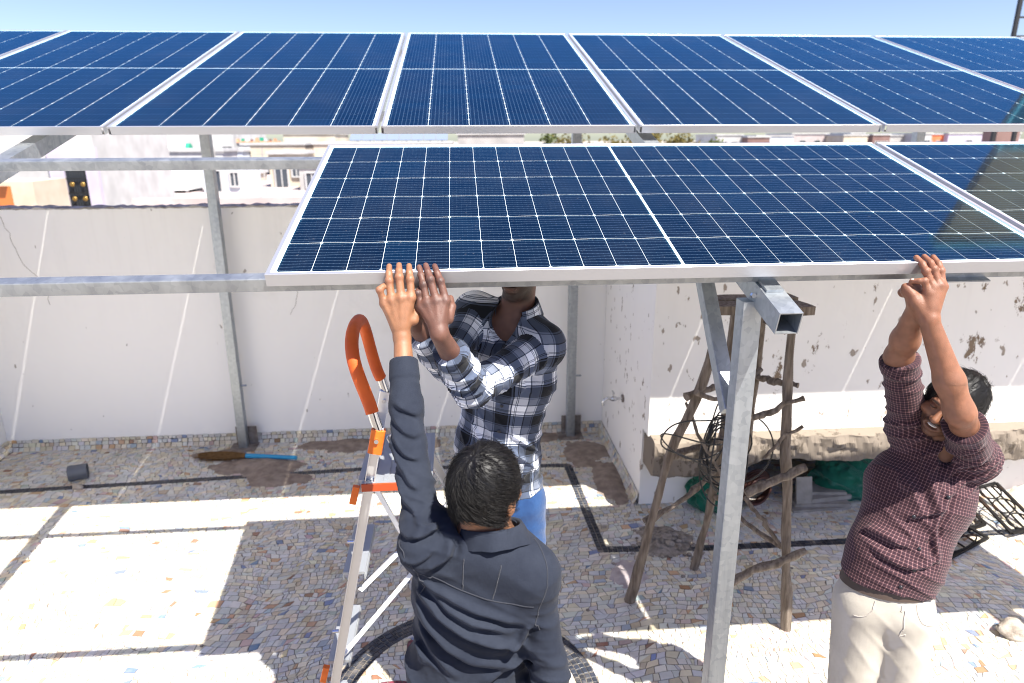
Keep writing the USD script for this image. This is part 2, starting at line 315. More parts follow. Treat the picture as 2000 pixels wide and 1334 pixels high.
# the 300 shards that show largest are pieces of their own
cen = np.array([p.mean(0) for p in polys]); area = np.array([abs(Polygon(p).area) for p in polys])
rel = np.c_[cen, np.zeros(len(cen))] - EYE
zc = rel @ fw; px, py = 1000 + 1338.7 * (rel @ rt) / zc, 667 - 1338.7 * (rel @ up) / zc
seen = (px > 5) & (px < 1995) & (py < 1325) & (zc > 0) & ~((px > 760) & (px < 1130)) & ~((px > 1610) & (px < 1880)) & ~((px > 640) & (px < 720)) & ~((px > 1380) & (px < 1450))
score = np.where(seen, area * np.cos(np.arctan2(np.hypot(rel[:, 0], rel[:, 1]), 2.45)) / zc ** 2, 0)
order = np.argsort(-score)
for i in order[:300]:
    m, cc = shard_mesh([polys[i]], [cols[i]]); obj('tile', m, 'shard', floor, col=cc)
m, cc = shard_mesh([polys[i] for i in order[300:]], cols[order[300:]]); obj('mosaic_tiles', m, 'shard', floor, col=cc, kind='stuff')

# ------------------------------------------------------------------ walls of the terrace
def skirting(a, b, inward, parent, h=.085):
    """Two or three courses of shards coved up the foot of a wall."""
    a, b, inward = np.array(a, float), np.array(b, float), np.array(inward, float); L = np.linalg.norm(b - a); t = (b - a) / L
    pls, cl = [], []
    z = 0.0
    for hh in (.032, .03, .026):
        s = 0.0
        while s < L:
            w = rng.uniform(.03, .055); pls.append(np.array([[s, z], [min(s + w, L), z + rng.normal(0, .002)], [min(s + w, L), z + hh], [s + rng.normal(0, .003), z + hh + rng.normal(0, .002)]])); s += w
        z += hh
    (V, F), C = shard_mesh(pls, shard_colours(len(pls)))
    off = .034 * np.clip(1 - V[:, 1] / h, 0, 1) ** 1.6 + .006 + V[:, 2]
    W = np.c_[a[0] + t[0] * V[:, 0] + inward[0] * off, a[1] + t[1] * V[:, 0] + inward[1] * off, V[:, 1] + .002]
    obj('skirting_tiles', (W, F), 'shard', parent, col=C, kind='stuff')
    n = 9; zz = np.linspace(-.02, h - .002, n); oo = .032 * np.clip(1 - zz / h, 0, 1) ** 1.6 + .003
    V = np.array([[*(a + inward * o), z] for z, o in zip(zz, oo)] + [[*(b + inward * o), z] for z, o in zip(zz, oo)])
    obj('skirting_bed', (V, [(i, i + 1, n + i + 1, n + i) for i in range(n - 1)] + [(n + i, n + i + 1, i + 1, i) for i in range(n - 1)]), 'grout', parent)
def ragged_top(x0, x1, y0, y1, z, seed, along='x'):
    """The crumbled dark top course of a parapet."""
    r = np.random.default_rng(seed); n = 160; t = np.linspace(0, 1, n)
    zz = z + .010 * r.normal(size=n).cumsum() / 9 + .005 * r.normal(size=n); zz = z + np.clip(zz - zz.mean(), -.008, .008)
    V, F = [], []
    for i in range(n):
        if along == 'x': x = x0 + (x1 - x0) * t[i]; V += [(x, y0 - .004, z - .008 - .008 * r.random()), (x, y0 - .004, zz[i]), (x, y1, zz[i]), (x, y1, z - .02)]
        else: y = y0 + (y1 - y0) * t[i]; V += [(x1 + .004, y, z - .008 - .008 * r.random()), (x1 + .004, y, zz[i]), (x0, y, zz[i]), (x0, y, z - .02)]
    for i in range(n - 1):
        for k in range(3):
            a = i * 4 + k; F += [(a, a + 4, a + 5), (a, a + 5, a + 1)] if along == 'x' else [(a, a + 1, a + 5), (a, a + 5, a + 4)]
    return trimesh.Trimesh(V, F, process=False)
back = thing('back_parapet', 'long whitewashed parapet wall behind the mounting frame, two posts standing at its foot', 'wall')
obj('wall_face', box(-3.98, 1.2, 5.47, 5.67, -.25, 1.955), 'limewash', back)
obj('coping', ragged_top(-3.98, 1.2, 5.47, 5.67, 1.965, 4), 'coping_plaster', back)
skirting((-3.74, 5.47), (1.2, 5.47), (0, -1), back)
left = thing('side_parapet', 'whitewashed parapet wall closing the terrace at the left edge', 'wall')
obj('wall_face', box(-3.94, -3.74, -3.0, 5.468, -.25, 1.955), 'limewash', left)
obj('coping', ragged_top(-3.94, -3.74, -3.0, 5.46, 1.965, 5, 'y'), 'coping_plaster', left)
skirting((-3.74, 1.5), (-3.74, 5.47), (1, 0), left)
for pts in ([(-3.45, 1.93), (-3.38, 1.72), (-3.33, 1.55), (-3.22, 1.40), (-3.20, 1.22)], [(-1.35, 1.5), (-1.30, 1.28), (-1.37, 1.1)], [(.1, .95), (.2, .78), (.16, .6)]):
    obj('crack', tube(spline([(x, 5.4695, z) for x, z in pts], 20) + np.c_[rng.normal(0, .006, 20), np.zeros(20), np.zeros(20)], .0016, 5), 'rubble', back)
shed = thing('flaking_wall', 'whitewashed wall with flaking brown patches and a broken concrete ledge at its foot', 'wall')
obj('wall_face', cat([box(1.2, 6.5, 4.05, 5.67, .575, 1.96)]), 'flaking_limewash', shed)
obj('pillar', cat([box(1.2, 1.575, 4.18, 5.67, -.25, .574)]), 'flaking_limewash', shed)
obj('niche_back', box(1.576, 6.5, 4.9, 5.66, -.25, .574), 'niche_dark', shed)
obj('niche_end', box(3.6, 6.5, 4.12, 4.899, -.25, .5), 'flaking_limewash', shed)
skirting((1.2, 5.47), (1.2, 4.18), (-1, 0), shed)
# broken ledge: slab front eaten away unevenly
nx, nr = 420, 26
X = np.linspace(1.212, 6.4, nx); V = []
prof = [(4.06, .585), (4.01, .588), (3.955, .587), (3.938, .582), (3.935, .565), (3.935, .53), (3.935, .49), (3.936, .45), (3.938, .41), (3.942, .378), (3.965, .364), (4.1, .36), (4.3, .36), (4.6, .36), (4.9, .36)]
for i, x in enumerate(X):
    for k, (y, z) in enumerate(prof):
        p = np.array([[x * 4.5, y * 9, z * 9]])
        e = fbm(p, 5, 21)[0] - .5; low = max(0.0, .48 - z) / .12
        big = fbm(np.array([[x * 1.4, 0, 3.3]]), 3, 8)[0] - .5
        V.append((x, y + (.085 * e + .045 * (fbm(p * 3.1, 3, 77)[0] - .5) + .16 * low * max(0, big + .10)) * (k > 1), z + (.07 * e + low * (.24 * big + .015)) * (k > 2)))
F = []
for i in range(nx - 1):
    for k in range(len(prof) - 1):
        a = i * len(prof) + k; F += [(a, a + len(prof), a + len(prof) + 1), (a, a + len(prof) + 1, a + 1)]
K = len(prof)
ends = [[0 * K + k for k in range(K)]]
V.append((1.212, 4.4, .47)); o = len(V) - 1
F += [(o, k + 1, k) for k in range(K - 1)]
F = [f[::-1] for f in F]
wall_material('broken_concrete', (0.215, 0.18, 0.145), (0.14, 0.115, 0.09), 0.15, .08, warm=(0.27, 0.23, 0.185))
obj('ledge', trimesh.Trimesh(V, F, process=False), 'broken_concrete', shed, label='crumbling bare concrete ledge with remains of white paint', smooth=14)

# swept dirt on the mosaic
def patch(name, x0, x1, y0, y1, seed, label, m='dirt', h=.022, thr=.5, res=.012, cat_='dirt', blobs=None):
    nx, ny = int((x1 - x0) / res), int((y1 - y0) / res)
    gx, gy = np.meshgrid(np.linspace(x0, x1, nx), np.linspace(y0, y1, ny), indexing='ij')
    if blobs is None:
        e = np.minimum(1, 5 * np.minimum(np.minimum(gx - x0, x1 - gx) / (x1 - x0), np.minimum(gy - y0, y1 - gy) / (y1 - y0)))
    else:
        e = np.zeros_like(gx)
        for bx, by, rx, ry in blobs: e = np.maximum(e, np.clip(1.25 - np.hypot((gx - bx) / rx, (gy - by) / ry), 0, 1))
    q = np.stack([gx * 3.2, gy * 3.2, 0 * gx], -1)
    z = (fbm(q, 5, seed) * .75 + .55 * e - .25 - thr) * h * 3.2 + .0045 + .008 * (fbm(q * 9, 3, seed + 5) - .5)
    idx = np.arange(nx * ny).reshape(nx, ny); keep = z > .003
    k = keep[:-1, :-1] | keep[1:, :-1] | keep[:-1, 1:] | keep[1:, 1:]
    a, b, c_, d = idx[:-1, :-1][k], idx[1:, :-1][k], idx[1:, 1:][k], idx[:-1, 1:][k]
    F = np.vstack([np.stack([a, b, c_], 1), np.stack([a, c_, d], 1)]); V = np.stack([gx, gy, np.maximum(z, -.004)], -1).reshape(-1, 3)
    t = trimesh.Trimesh(V, F, process=False); t.remove_unreferenced_vertices()
    return obj(name, t, m, None, label, cat_, kind='stuff', smooth=True)
patch('dirt', -2.6, -.2, 4.55, 5.46, 3, 'brown dirt swept along the parapet around the broom', thr=.50, blobs=[(-1.05, 5.33, 1.0, .2), (-1.55, 5.0, .55, .26), (-1.35, 4.78, .3, .14), (-2.05, 5.25, .35, .12), (-.5, 5.3, .4, .15)])
patch('dirt', .45, 1.2, 4.0, 5.46, 8, 'brown dirt in the corner beside the flaking wall', thr=.47, blobs=[(.95, 5.1, .35, .4), (1.08, 4.55, .14, .5), (.7, 5.35, .4, .15)])
patch('dust', .72, 1.15, 3.15, 3.6, 31, 'pale mauve dust patch on the mosaic left of the trestle', m='pale_dust', thr=.44, h=.012, cat_='dust', blobs=[(.93, 3.40, .16, .16)])
patch('sand', 2.9, 6.4, 3.55, 4.5, 5, 'pale sand heaped at the foot of the wall on the right', m='pale_sand', h=.16, thr=.38, res=.03, cat_='sand', blobs=[(4.6, 4.2, 1.2, .55), (5.6, 4.1, 1.4, .7)])

# ------------------------------------------------------------------ solar panels
LP, WP = 2.278, 1.134
TILT_N, TILT_F = 0.2874, 0.3009
def lip_bar(L):
    """Hollow aluminium frame profile: outer wall, top lip, bottom flange; runs along +x, outside at y=0."""
    pr = Polygon([(0, -.035), (.026, -.035), (.026, -.0335), (.0018, -.0335), (.0018, -.0075), (.011, -.0075), (.011, -.0006), (.0104, 0), (.0006, 0), (0, -.0006)])
    m = trimesh.creation.extrude_polygon(pr, L, engine='earcut')
    T = np.array([[0, 0, 1, 0], [1, 0, 0, 0], [0, 1, 0, 0], [0, 0, 0, 1.0]]); m.apply_transform(T); return m
def build_panel(t):
    for L, x, y, ang in ((LP, 0, 0, 0), (LP, LP, WP, 180)):
        m = lip_bar(L); R_ = trimesh.transformations.rotation_matrix(math.radians(ang), (0, 0, 1)); m.apply_transform(R_); m.apply_translation((x, y, 0)); obj('frame_bar', m, 'aluminium', t)
    for x, y, ang in ((LP, .0112, 90), (0, WP - .0112, -90)):
        m = lip_bar(WP - .0224); m.apply_transform(trimesh.transformations.rotation_matrix(math.radians(ang), (0, 0, 1))); m.apply_translation((x, y, -.0003)); obj('frame_bar', m, 'aluminium', t)
    obj('backsheet', cat([box(.003, LP - .003, .003, WP - .003, -.0066, -.0052)]), 'backsheet', t)
    g, gy, mg, mid = .0014, .0023, .0135, .009
    cl = (LP - .022 - 2 * mg - mid - 22 * g) / 24; cw = (WP - .022 - 2 * mg - 5 * gy) / 6; ch = .0048
    for i in range(24):
        x0 = .011 + mg + i * (cl + g) + (mid - g if i > 11 else 0)
        for j in range(6):
            y0 = .011 + mg + j * (cw + gy); x1, y1 = x0 + cl, y0 + cw
            P = np.array([(x0 + ch, y0), (x1 - ch, y0), (x1, y0 + ch), (x1, y1 - ch), (x1 - ch, y1), (x0 + ch, y1), (x0, y1 - ch), (x0, y0 + ch)])
            V = np.c_[P, np.full(8, -.0048)]; F = [(0, k, k + 1) for k in range(1, 7)]
            obj('cell', (V, np.array(F)), 'solar_cell', t, uv=np.c_[(P[:, 0] - x0) / cl, (P[:, 1] - y0) / cw])
    obj('glass', (np.array([(.006, .006, -.0035), (LP - .006, .006, -.0035), (LP - .006, WP - .006, -.0035), (.006, WP - .006, -.0035)]), np.array([(0, 1, 2), (0, 2, 3)])), 'panel_glass', t)
    bx = [box(x - .03, x + .03, WP / 2 - .05, WP / 2 + .05, -.022, -.0068) for x in (LP * .25, LP * .5, LP * .75)]
    for b in bx: obj('junction_box', b, 'black_plastic', t)

def panel_matrix(o, ex, ey, ez):
    m = np.eye(4); m[:3, 0], m[:3, 1], m[:3, 2], m[:3, 3] = ex, ey, ez, o; return m
SN, NN = np.array([0, math.cos(TILT_N), math.sin(TILT_N)]), np.array([0, -math.sin(TILT_N), math.cos(TILT_N)])
SF, NF = np.array([0, math.cos(TILT_F), math.sin(TILT_F)]), np.array([0, -math.sin(TILT_F), math.cos(TILT_F)])
O_N, O_F = np.array([-.5152, 1.8303, 2.1083]), np.array([-1.4953, 3.1886, 2.5053])
ex = np.array([1.0, 0, 0])
near_labels = ['wide dark solar panel in front that two men grip by its lower edge', 'dark solar panel at the front right whose lower edge the man in maroon checks holds']
far_words = {-2: 'bright blue solar panel cut by the left edge, leftmost of the back row', -1: 'bright blue solar panel over the sloping beam at the left, second of the back row',
             0: 'blue solar panel of the back row, just left of the middle one', 1: 'blue solar panel in the middle of the back row, facing straight on',
             2: 'blue solar panel of the back row, just right of the middle one', 3: 'blue solar panel of the back row, brown reflection in its corner',
             4: 'blue solar panel at the right of the back row, half filled by brown reflection', 5: 'solar panel corner peeking in at the far right end of the back row'}
proto = thing('solar_panel', near_labels[0], 'solar panel', mat4=panel_matrix(O_N, ex, SN, NN)); build_panel(proto)
def another(mtx, label):
    x = thing('solar_panel', label, 'solar panel', mat4=mtx); x.GetReferences().AddInternalReference(proto.GetPath()); x.SetInstanceable(True)
another(panel_matrix(O_N + ex * (LP + .024), ex, SN, NN), near_labels[1])
for i in range(-2, 6):
    another(panel_matrix(O_F + ex * (1.1574 * i + 1.1457 + .0045), SF, -ex * 1.0079, NF), far_words[i])

# ------------------------------------------------------------------ galvanised mounting frame
fr_ = thing('mounting_frame', 'galvanised steel frame of posts, rails and sloping beams carrying the solar panels', 'metal frame')
SL = lambda x, s, h: np.array([x, O_N[1], O_N[2]]) + SN * s + NN * h
def rail(s, x0, x1, nm='rail', hh=.04, w=.04, h0=-.0355): obj(nm, bar(SL(x0, s, h0 - hh / 2), SL(x1, s, h0 - hh / 2), hh, w, hint=SN, bev=.004), 'galvanised', fr_, smooth=30)
rail(.062, -3.1, 4.2); rail(1.075, -3.1, 4.2)
SFL = lambda x, s, h: np.array([x, O_F[1], O_F[2]]) + SF * s + NF * h
for s in (.35, 1.85): obj('rail', bar(SFL(-3.9, s, -.0555), SFL(5.5, s, -.0555), .04, .04, hint=SF, bev=.004), 'galvanised', fr_, smooth=30)
for x in (-1.84, .885, 3.6):
    obj('rafter', bar(SL(x, -.135, -.1085), SL(x, 3.75, -.1085), .066, .066, hint=NN, hollow=.003), 'galvanised', fr_)
    obj('post', bar((x - .035, 1.915, 0), (x - .035, 1.915, SL(x, .06, -.14)[2]), .06, .06, hint=(0, 1, 0), bev=.006), 'galvanised', fr_, smooth=30)
    obj('post', bar((x + .02, 5.36, 0), (x + .02, 5.36, SL(x, 3.62, -.14)[2]), .07, .07, hint=(0, 1, 0), bev=.006), 'galvanised', fr_, smooth=30)
    obj('brace', bar((x - .045, 1.96, 1.62), SL(x - .05, .52, -.145), .05, .05, hint=(1, 0, 0), bev=.005), 'galvanised', fr_, smooth=30)
    obj('base_plate', cat([box(x - .085, x + .125, 5.27, 5.45, .001, .012), box(x + .02 - .07, x + .12, 5.405, 5.411, .012, .17)]), 'rusty_plate', fr_)
    for z in (1.45, .55): obj('bolt', tube([(x - .02, 5.35, z), (x + .10, 5.35, z)], .008, 8), 'galvanised', fr_)

obj('bracket', cat([bar(SL(1.40, .035, -.050), SL(1.545, .035, -.050), .034, .006, hint=SN), bar(SL(1.40, .033, -.068), SL(1.545, .033, -.068), .004, .05, hint=SN)]), 'galvanised', fr_, label='short steel splice plate on the front rail')
obj('weld_plate', cat([bar(SL(.885, -.02, -.071), SL(.885, .045, -.071), .05, .008, hint=NN)]), 'galvanised', fr_)

# ------------------------------------------------------------------ people: distance fields turned into one smooth surface
A3 = lambda *p: np.array(p, float)
def unit(v): v = np.asarray(v, float); return v / np.linalg.norm(v)
def cap(p, a, b, ra, rb):
    a, b = np.asarray(a, float), np.asarray(b, float); ab = b - a; t = np.clip((p - a) @ ab / (ab @ ab), 0, 1)
    return np.linalg.norm(p - a - t[:, None] * ab, axis=1) - (ra + (rb - ra) * t)
def ecap(p, a, b, xa, wa, fa, wb, fb):
    """Elliptic tapered capsule: half-width w along xa, half-depth f across it."""
    a, b = np.asarray(a, float), np.asarray(b, float); ab = b - a; L = np.linalg.norm(ab); d = ab / L
    x = np.asarray(xa, float) - (np.asarray(xa, float) @ d) * d; x /= np.linalg.norm(x); y = np.cross(d, x)
    q = p - a; s = q @ d; t = np.clip(s / L, 0, 1); w = wa + (wb - wa) * t; f = fa + (fb - fa) * t; m = np.minimum(w, f)
    o = s - t * L
    k = np.sqrt(((q @ x) / w) ** 2 + ((q @ y) / f) ** 2 + (o / m) ** 2)
    g = np.sqrt(((q @ x) / w ** 2) ** 2 + ((q @ y) / f ** 2) ** 2 + (o / m ** 2) ** 2) + 1e-9
    return np.where(k > .3, k * (k - 1) / g * 1.0, (k - 1) * m)
def ell(p, c, r, R=None):
    q = p - np.asarray(c, float)
    if R is not None: q = q @ np.asarray(R).T
    r = np.asarray(r, float); k = np.linalg.norm(q / r, axis=1); g = np.linalg.norm(q / r ** 2, axis=1) + 1e-9
    return np.where(k > .3, k * (k - 1) / g, (k - 1) * r.min())
def smin(a, b, k):
    h = np.clip(.5 + .5 * (b - a) / k, 0, 1); return b + (a - b) * h - k * h * (1 - h)
def smax(a, b, k): return -smin(-a, -b, k)
def nets(f, lo, hi, h, band=1.5):
    """Surface nets of f(points) on a grid of step h, looking closely only near the surface. Returns welded vertices, triangles."""
    lo, hi = np.asarray(lo, float), np.asarray(hi, float); B = 6
    nb = np.ceil((hi - lo) / (h * B)).astype(int); n = nb * B + 1; H = h * B
    g = np.stack(np.meshgrid(*[np.arange(k) for k in nb], indexing='ij'), -1).reshape(-1, 3)
    fc = f(lo + (g + .5) * H)
    near = np.abs(fc) < H * band
    D = np.repeat(np.repeat(np.repeat(np.where(fc > 0, 1.0, -1.0).reshape(nb), B, 0), B, 1), B, 2)
    D = np.pad(D, ((0, 1),) * 3, mode='edge').astype(np.float32)
    mask = np.zeros(n, bool)
    for i, j, k in g[near]: mask[i * B:i * B + B + 1, j * B:j * B + B + 1, k * B:k * B + B + 1] = True
    idx = np.argwhere(mask)
    vals = np.concatenate([f(lo + c * h) for c in np.array_split(idx, max(1, len(idx) // 200000))])
    D[mask] = vals
    S = D < 0
    c8 = [S[i:n[0] - 1 + i, j:n[1] - 1 + j, k:n[2] - 1 + k] for i in (0, 1) for j in (0, 1) for k in (0, 1)]
    cnt = sum(c.astype(np.int8) for c in c8); cell = np.argwhere((cnt > 0) & (cnt < 8))
    vid = np.full(n - 1, -1, np.int64); vid[tuple(cell.T)] = np.arange(len(cell))
    acc, w = np.zeros((len(cell), 3)), np.zeros(len(cell))
    cor = [np.array([i, j, k]) for i in (0, 1) for j in (0, 1) for k in (0, 1)]
    for a in range(8):
        for b in range(a + 1, 8):
            if np.abs(cor[a] - cor[b]).sum() != 1: continue
            va, vb = D[tuple((cell + cor[a]).T)], D[tuple((cell + cor[b]).T)]
            x = (va < 0) != (vb < 0); t = np.where(x, va / np.where(va == vb, 1, va - vb), 0)
            acc += np.where(x[:, None], cor[a] + (cor[b] - cor[a]) * t[:, None], 0); w += x
    V = lo + (cell + acc / w[:, None]) * h
    F = []
    for ax in range(3):
        o1, o2 = [(ax + 1) % 3, (ax + 2) % 3]
        sl0 = [slice(None)] * 3; sl1 = [slice(None)] * 3; sl0[ax] = slice(0, n[ax] - 1); sl1[ax] = slice(1, n[ax])
        e = np.argwhere(S[tuple(sl0)] != S[tuple(sl1)])
        e = e[(e[:, o1] > 0) & (e[:, o2] > 0) & (e[:, o1] < n[o1] - 1) & (e[:, o2] < n[o2] - 1)]
        q = []
        for d1, d2 in ((1, 1), (0, 1), (0, 0), (1, 0)):
            c = e.copy(); c[:, o1] -= d1; c[:, o2] -= d2; q.append(vid[tuple(c.T)])
        q = np.stack(q, 1); fl = S[tuple(e.T)]
        q[~fl] = q[~fl][:, ::-1]; q = q[(q >= 0).all(1)]
        F += [q[:, [0, 1, 2]], q[:, [0, 2, 3]]]
    return V, np.concatenate(F)
def normals(V, F):
    n = np.zeros_like(V); fn = np.cross(V[F[:, 1]] - V[F[:, 0]], V[F[:, 2]] - V[F[:, 0]])
    for k in range(3): np.add.at(n, F[:, k], fn)
    return n / np.maximum(np.linalg.norm(n, axis=1), 1e-12)[:, None]
def relax(V, F, it=2, lam=.5):
    """A little Laplacian smoothing to take the grid out of the surface."""
    import scipy.sparse as sp
    e = np.vstack([F[:, [0, 1]], F[:, [1, 2]], F[:, [2, 0]]]); A = sp.coo_matrix((np.ones(len(e)), (e[:, 0], e[:, 1])), shape=(len(V),) * 2).tocsr(); A = A + A.T; A.data[:] = 1
    d = np.asarray(A.sum(1)).ravel(); d[d == 0] = 1
    for i in range(it):
        for l in (lam, -lam * 1.04): V = V + l * (A @ V / d[:, None] - V)
    return V
def put(name, V, F, matname, parent, base, col=None, uvc=None, label=None):
    """One mesh under a person; uvc = per-corner cloth coordinates."""
    N = normals(V, F)
    if uvc is not None:
        o = F.ravel(); m = usdkit.mesh(stage, numbered(str(parent.GetPath()), name), (V[o] - base, np.arange(len(o)).reshape(-1, 3)), M[matname], uv=uvc.reshape(-1, 2))
        m.CreateNormalsAttr(Vt.Vec3fArray.FromNumpy(N[o].astype(np.float32))); m.SetNormalsInterpolation('vertex')
    else:
        m = usdkit.mesh(stage, numbered(str(parent.GetPath()), name), (V - base, F), M[matname])
        m.CreateNormalsAttr(Vt.Vec3fArray.FromNumpy(N.astype(np.float32))); m.SetNormalsInterpolation('vertex')
        if col is not None: colour_primvar(m, 'tint', col)
    return tag(m, label)

def hand_sdf(H):
    """H: wrist, list of (mcp, pip, tip) for index, middle, ring, little, thumb (base, joint, tip), back-of-hand direction. The fingers stay apart."""
    def f(p):
        w = A3(*H['wrist']); d = 9.0
        fp = 9.0
        ms = [A3(*q[0]) for q in H['fingers']]
        for m in ms: d = smin(d, cap(p, w + (m - w) * .12, m, .0145, .0118), .016) if not np.isscalar(d) else cap(p, w + (m - w) * .12, m, .0145, .0118)
        for a, b in zip(ms[:-1], ms[1:]): d = smin(d, cap(p, w + ((a + b) / 2 - w) * .35, (a + b) / 2, .0150, .0105), .012)
        for k, q in enumerate(H['fingers']):
            m, pi, ti = (A3(*x) for x in q); r = (.0101, .0103, .0100, .0088)[k] if len(H['fingers']) == 4 else .0092
            bk = A3(*H['back']); di = pi + (ti - pi) * .52 + bk * .0045
            g = smin(cap(p, m, pi, r * 1.10, r), cap(p, pi, di, r, r * .90), .004); g = smin(g, cap(p, di, ti, r * .90, r * .78), .004)
            g = smin(g, np.linalg.norm(p - pi - bk * .0010, axis=1) - r * 1.05, .005)
            fp = g if np.isscalar(fp) else np.minimum(fp, g)
            d = smin(d, np.linalg.norm(p - m - bk * .0035, axis=1) - .0098, .009)
        bkn = A3(*H['back'])
        for m in ms: d = smin(d, cap(p, w + (m - w) * .40 + bkn * .0135, m + bkn * .0105, .0022, .0034), .007)
        d = smin(d, fp, .007)
        if 'thumb' in H:
            a, b, c = (A3(*x) for x in H['thumb'])
            d = smin(d, smin(cap(p, a, b, .015, .0115), cap(p, b, c, .011, .0088), .005), .010)
        return d
    return f
def nail(H, k, parent, base):
    m, pi, ti = (A3(*x) for x in H['fingers'][k]); bk = A3(*H['back'])
    di = pi + (ti - pi) * .52 + bk * .0045; d = unit(ti - di); n = unit(bk_n(d, H)); s = np.cross(d, n)
    c = ti - d * .0025 + n * .0048
    R = np.stack([s, d, n]); V, F = nets(lambda p: ell(p, c, (.0052, .0066, .0022), R), c - .011, c + .011, .0012, band=3)
    put('fingernail', V, F, 'nail', parent, base)
def bk_n(d, H):
    u = A3(0, 0, 1.0) * .9 + A3(*H['back']) * .5; return u - (u @ d) * d

def head_parts(p, Hd):
    """Skin of the head in its own frame: x to the face's left, y forward, z up; scale 1 = 0.225 m high head."""
    c, R, s = Hd['c'], Hd['R'], Hd.get('s', 1.0)
    q = (p - c) @ R.T / s
    d = ell(q, (0, -.012, .028), (.0745, .092, .088))
    d = smin(d, ell(q, (0, .012, -.035), (.058, .072, .068)), .03)
    d = smin(d, ell(q, (0, .052, -.088), (.026, .026, .022)), .03)          # chin
    d = smin(d, ell(q, (0, .080, .022), (.050, .014, .012)), .016)           # brow
    for sx in (-1, 1):
        d = smin(d, ell(q, (sx * .040, .058, -.022), (.022, .022, .018)), .018)   # cheek
        d = smax(d, -ell(q, (sx * .031, .094, .006), (.017, .015, .009)), .010)   # eye socket
        d = smin(d, ell(q, (sx * .031, .078, .004), (.013, .0115, .010)), .003)  # lid
        e = ell(q, (sx * .077, -.008, -.012), (.007, .019, .031)); e = smax(e, -ell(q, (sx * .086, -.002, -.008), (.006, .010, .018)), .004)
        d = smin(d, e, .006)
        d = smin(d, np.linalg.norm(q - A3(sx * .011, .096, -.030), axis=1) - .0085, .008)
    d = smin(d, cap(q, A3(0, .084, .010), A3(0, .108, -.026), .0075, .0115), .010)   # nose
    if Hd.get('smile'):
        d = smin(d, ell(q, (0, .080, -.058), (.033, .016, .020)), .012)
        d = smax(d, -ell(q, (0, .096, -.0575), (.023, .018, .0085)), .004)
    else:
        d = smin(d, ell(q, (0, .082, -.054), (.024, .012, .007)), .006); d = smin(d, ell(q, (0, .079, -.067), (.022, .012, .008)), .006)
    return d * s
def head_frame(fwd, upv):
    y = unit(fwd); z = unit(np.asarray(upv, float) - (np.asarray(upv, float) @ y) * y); x = np.cross(y, z); return np.stack([x, y, z])

def chains(J):
    """Limb and trunk bones as (kind, args) used both for the body and, thicker, for the clothes."""
    X = unit(A3(*J['shR']) - A3(*J['shL'])); Xh = unit(A3(*J['hipR']) - A3(*J['hipL']))
    nk, ch, wa, pe = A3(*J['neck']), A3(*J['chest']), A3(*J['waist']), A3(*J['pelvis'])
    return X, Xh, nk, ch, wa, pe
def trunk_sdf(p, J, g=0.0, k=.05):
    X, Xh, nk, ch, wa, pe = chains(J); b = J.get('build', 1.0)
    d = ecap(p, pe, wa, Xh, .148 * b + g, .098 * b + g, .132 * b + g, .088 * b + g)
    d = smin(d, ecap(p, wa, ch, X, .132 * b + g, .088 * b + g, .150 * b + g, .102 * b + g), k)
    d = smin(d, ecap(p, ch, nk + (ch - nk) * .28, X, .150 * b + g, .100 * b + g, .115 * b + g, .070 * b + g), k)
    for s in ('L', 'R'):
        d = smin(d, cap(p, nk + (ch - nk) * .18, A3(*J['sh' + s]), .052 + g, .054 + g), .045)
    return d
def arm_sdf(p, J, s, g=0.0, to=1.0, part='all'):
    a, e, w = A3(*J['sh' + s]), A3(*J['el' + s]), A3(*J['wr' + s])
    k_ = J.get('arm', 1.0); d = cap(p, a, e, .050 * k_ + g, .040 * k_ + g)
    if to > 0:
        w2 = e + (w - e) * to; r1 = (.041 + (.027 - .041) * to) * (.25 + .75 * k_)
        f = smin(cap(p, e, e + (w - e) * min(.35, to), .0405 * k_ + g, .041 * k_ + g), cap(p, e + (w - e) * min(.35, to), w2, .041 * k_ + g, r1 + g), .02)
        d = smin(d, f, .025)
    return d
def leg_sdf(p, J, s, g=0.0, loose=0.0):
    h, k, a = A3(*J['hip' + s]), A3(*J['kn' + s]), A3(*J['an' + s])
    d = cap(p, h, k, .082 + g, .056 + g + loose); d = smin(d, cap(p, k, k + (a - k) * .35, .055 + g + loose, .054 + g + loose), .03)
    return smin(d, cap(p, k + (a - k) * .3, a, .054 + g + loose, .038 + g + loose * 1.6), .03)
def near_only(p, d, c, r, fn):
    """Evaluate a small feature only where it can matter."""
    m = ((p - A3(*c)) ** 2).sum(1) < r * r
    if m.any(): d = d.copy(); d[m] = fn(p[m], d[m])
    return d
def body_sdf(J):
    Hd = J['head']
    def f(p):
        d = trunk_sdf(p, J, -.006); nk = A3(*J['neck'])
        top = Hd['c'] + Hd['R'].T @ (A3(0, -.02, -.045) * Hd.get('s', 1))
        d = smin(d, cap(p, nk + (A3(*J['chest']) - nk) * .12, top, .060, .054), .035)
        d = near_only(p, d, Hd['c'], .22, lambda q, e: smin(e, head_parts(q, Hd), .018))
        for s in ('L', 'R'):
            d = smin(d, arm_sdf(p, J, s), .03); d = smin(d, leg_sdf(p, J, s, -.006), .04)
            a = A3(*J['an' + s]); ft = unit(A3(*J['foot'])); d = smin(d, ecap(p, a + A3(0, 0, -.055) - ft * .03, a + A3(0, 0, -.060) + ft * .13, np.cross(ft, (0, 0, 1)), .036, .034, .040, .018), .03)
            if s in J['hands']: d = near_only(p, d, J['wr' + s], .27, lambda q, e: smin(e, J['hands'][s](q), .016))
        return d
    return f
def sdf_box(J, keys, pad):
    P = np.array([J[k] for k in keys], float); return P.min(0) - pad, P.max(0) + pad
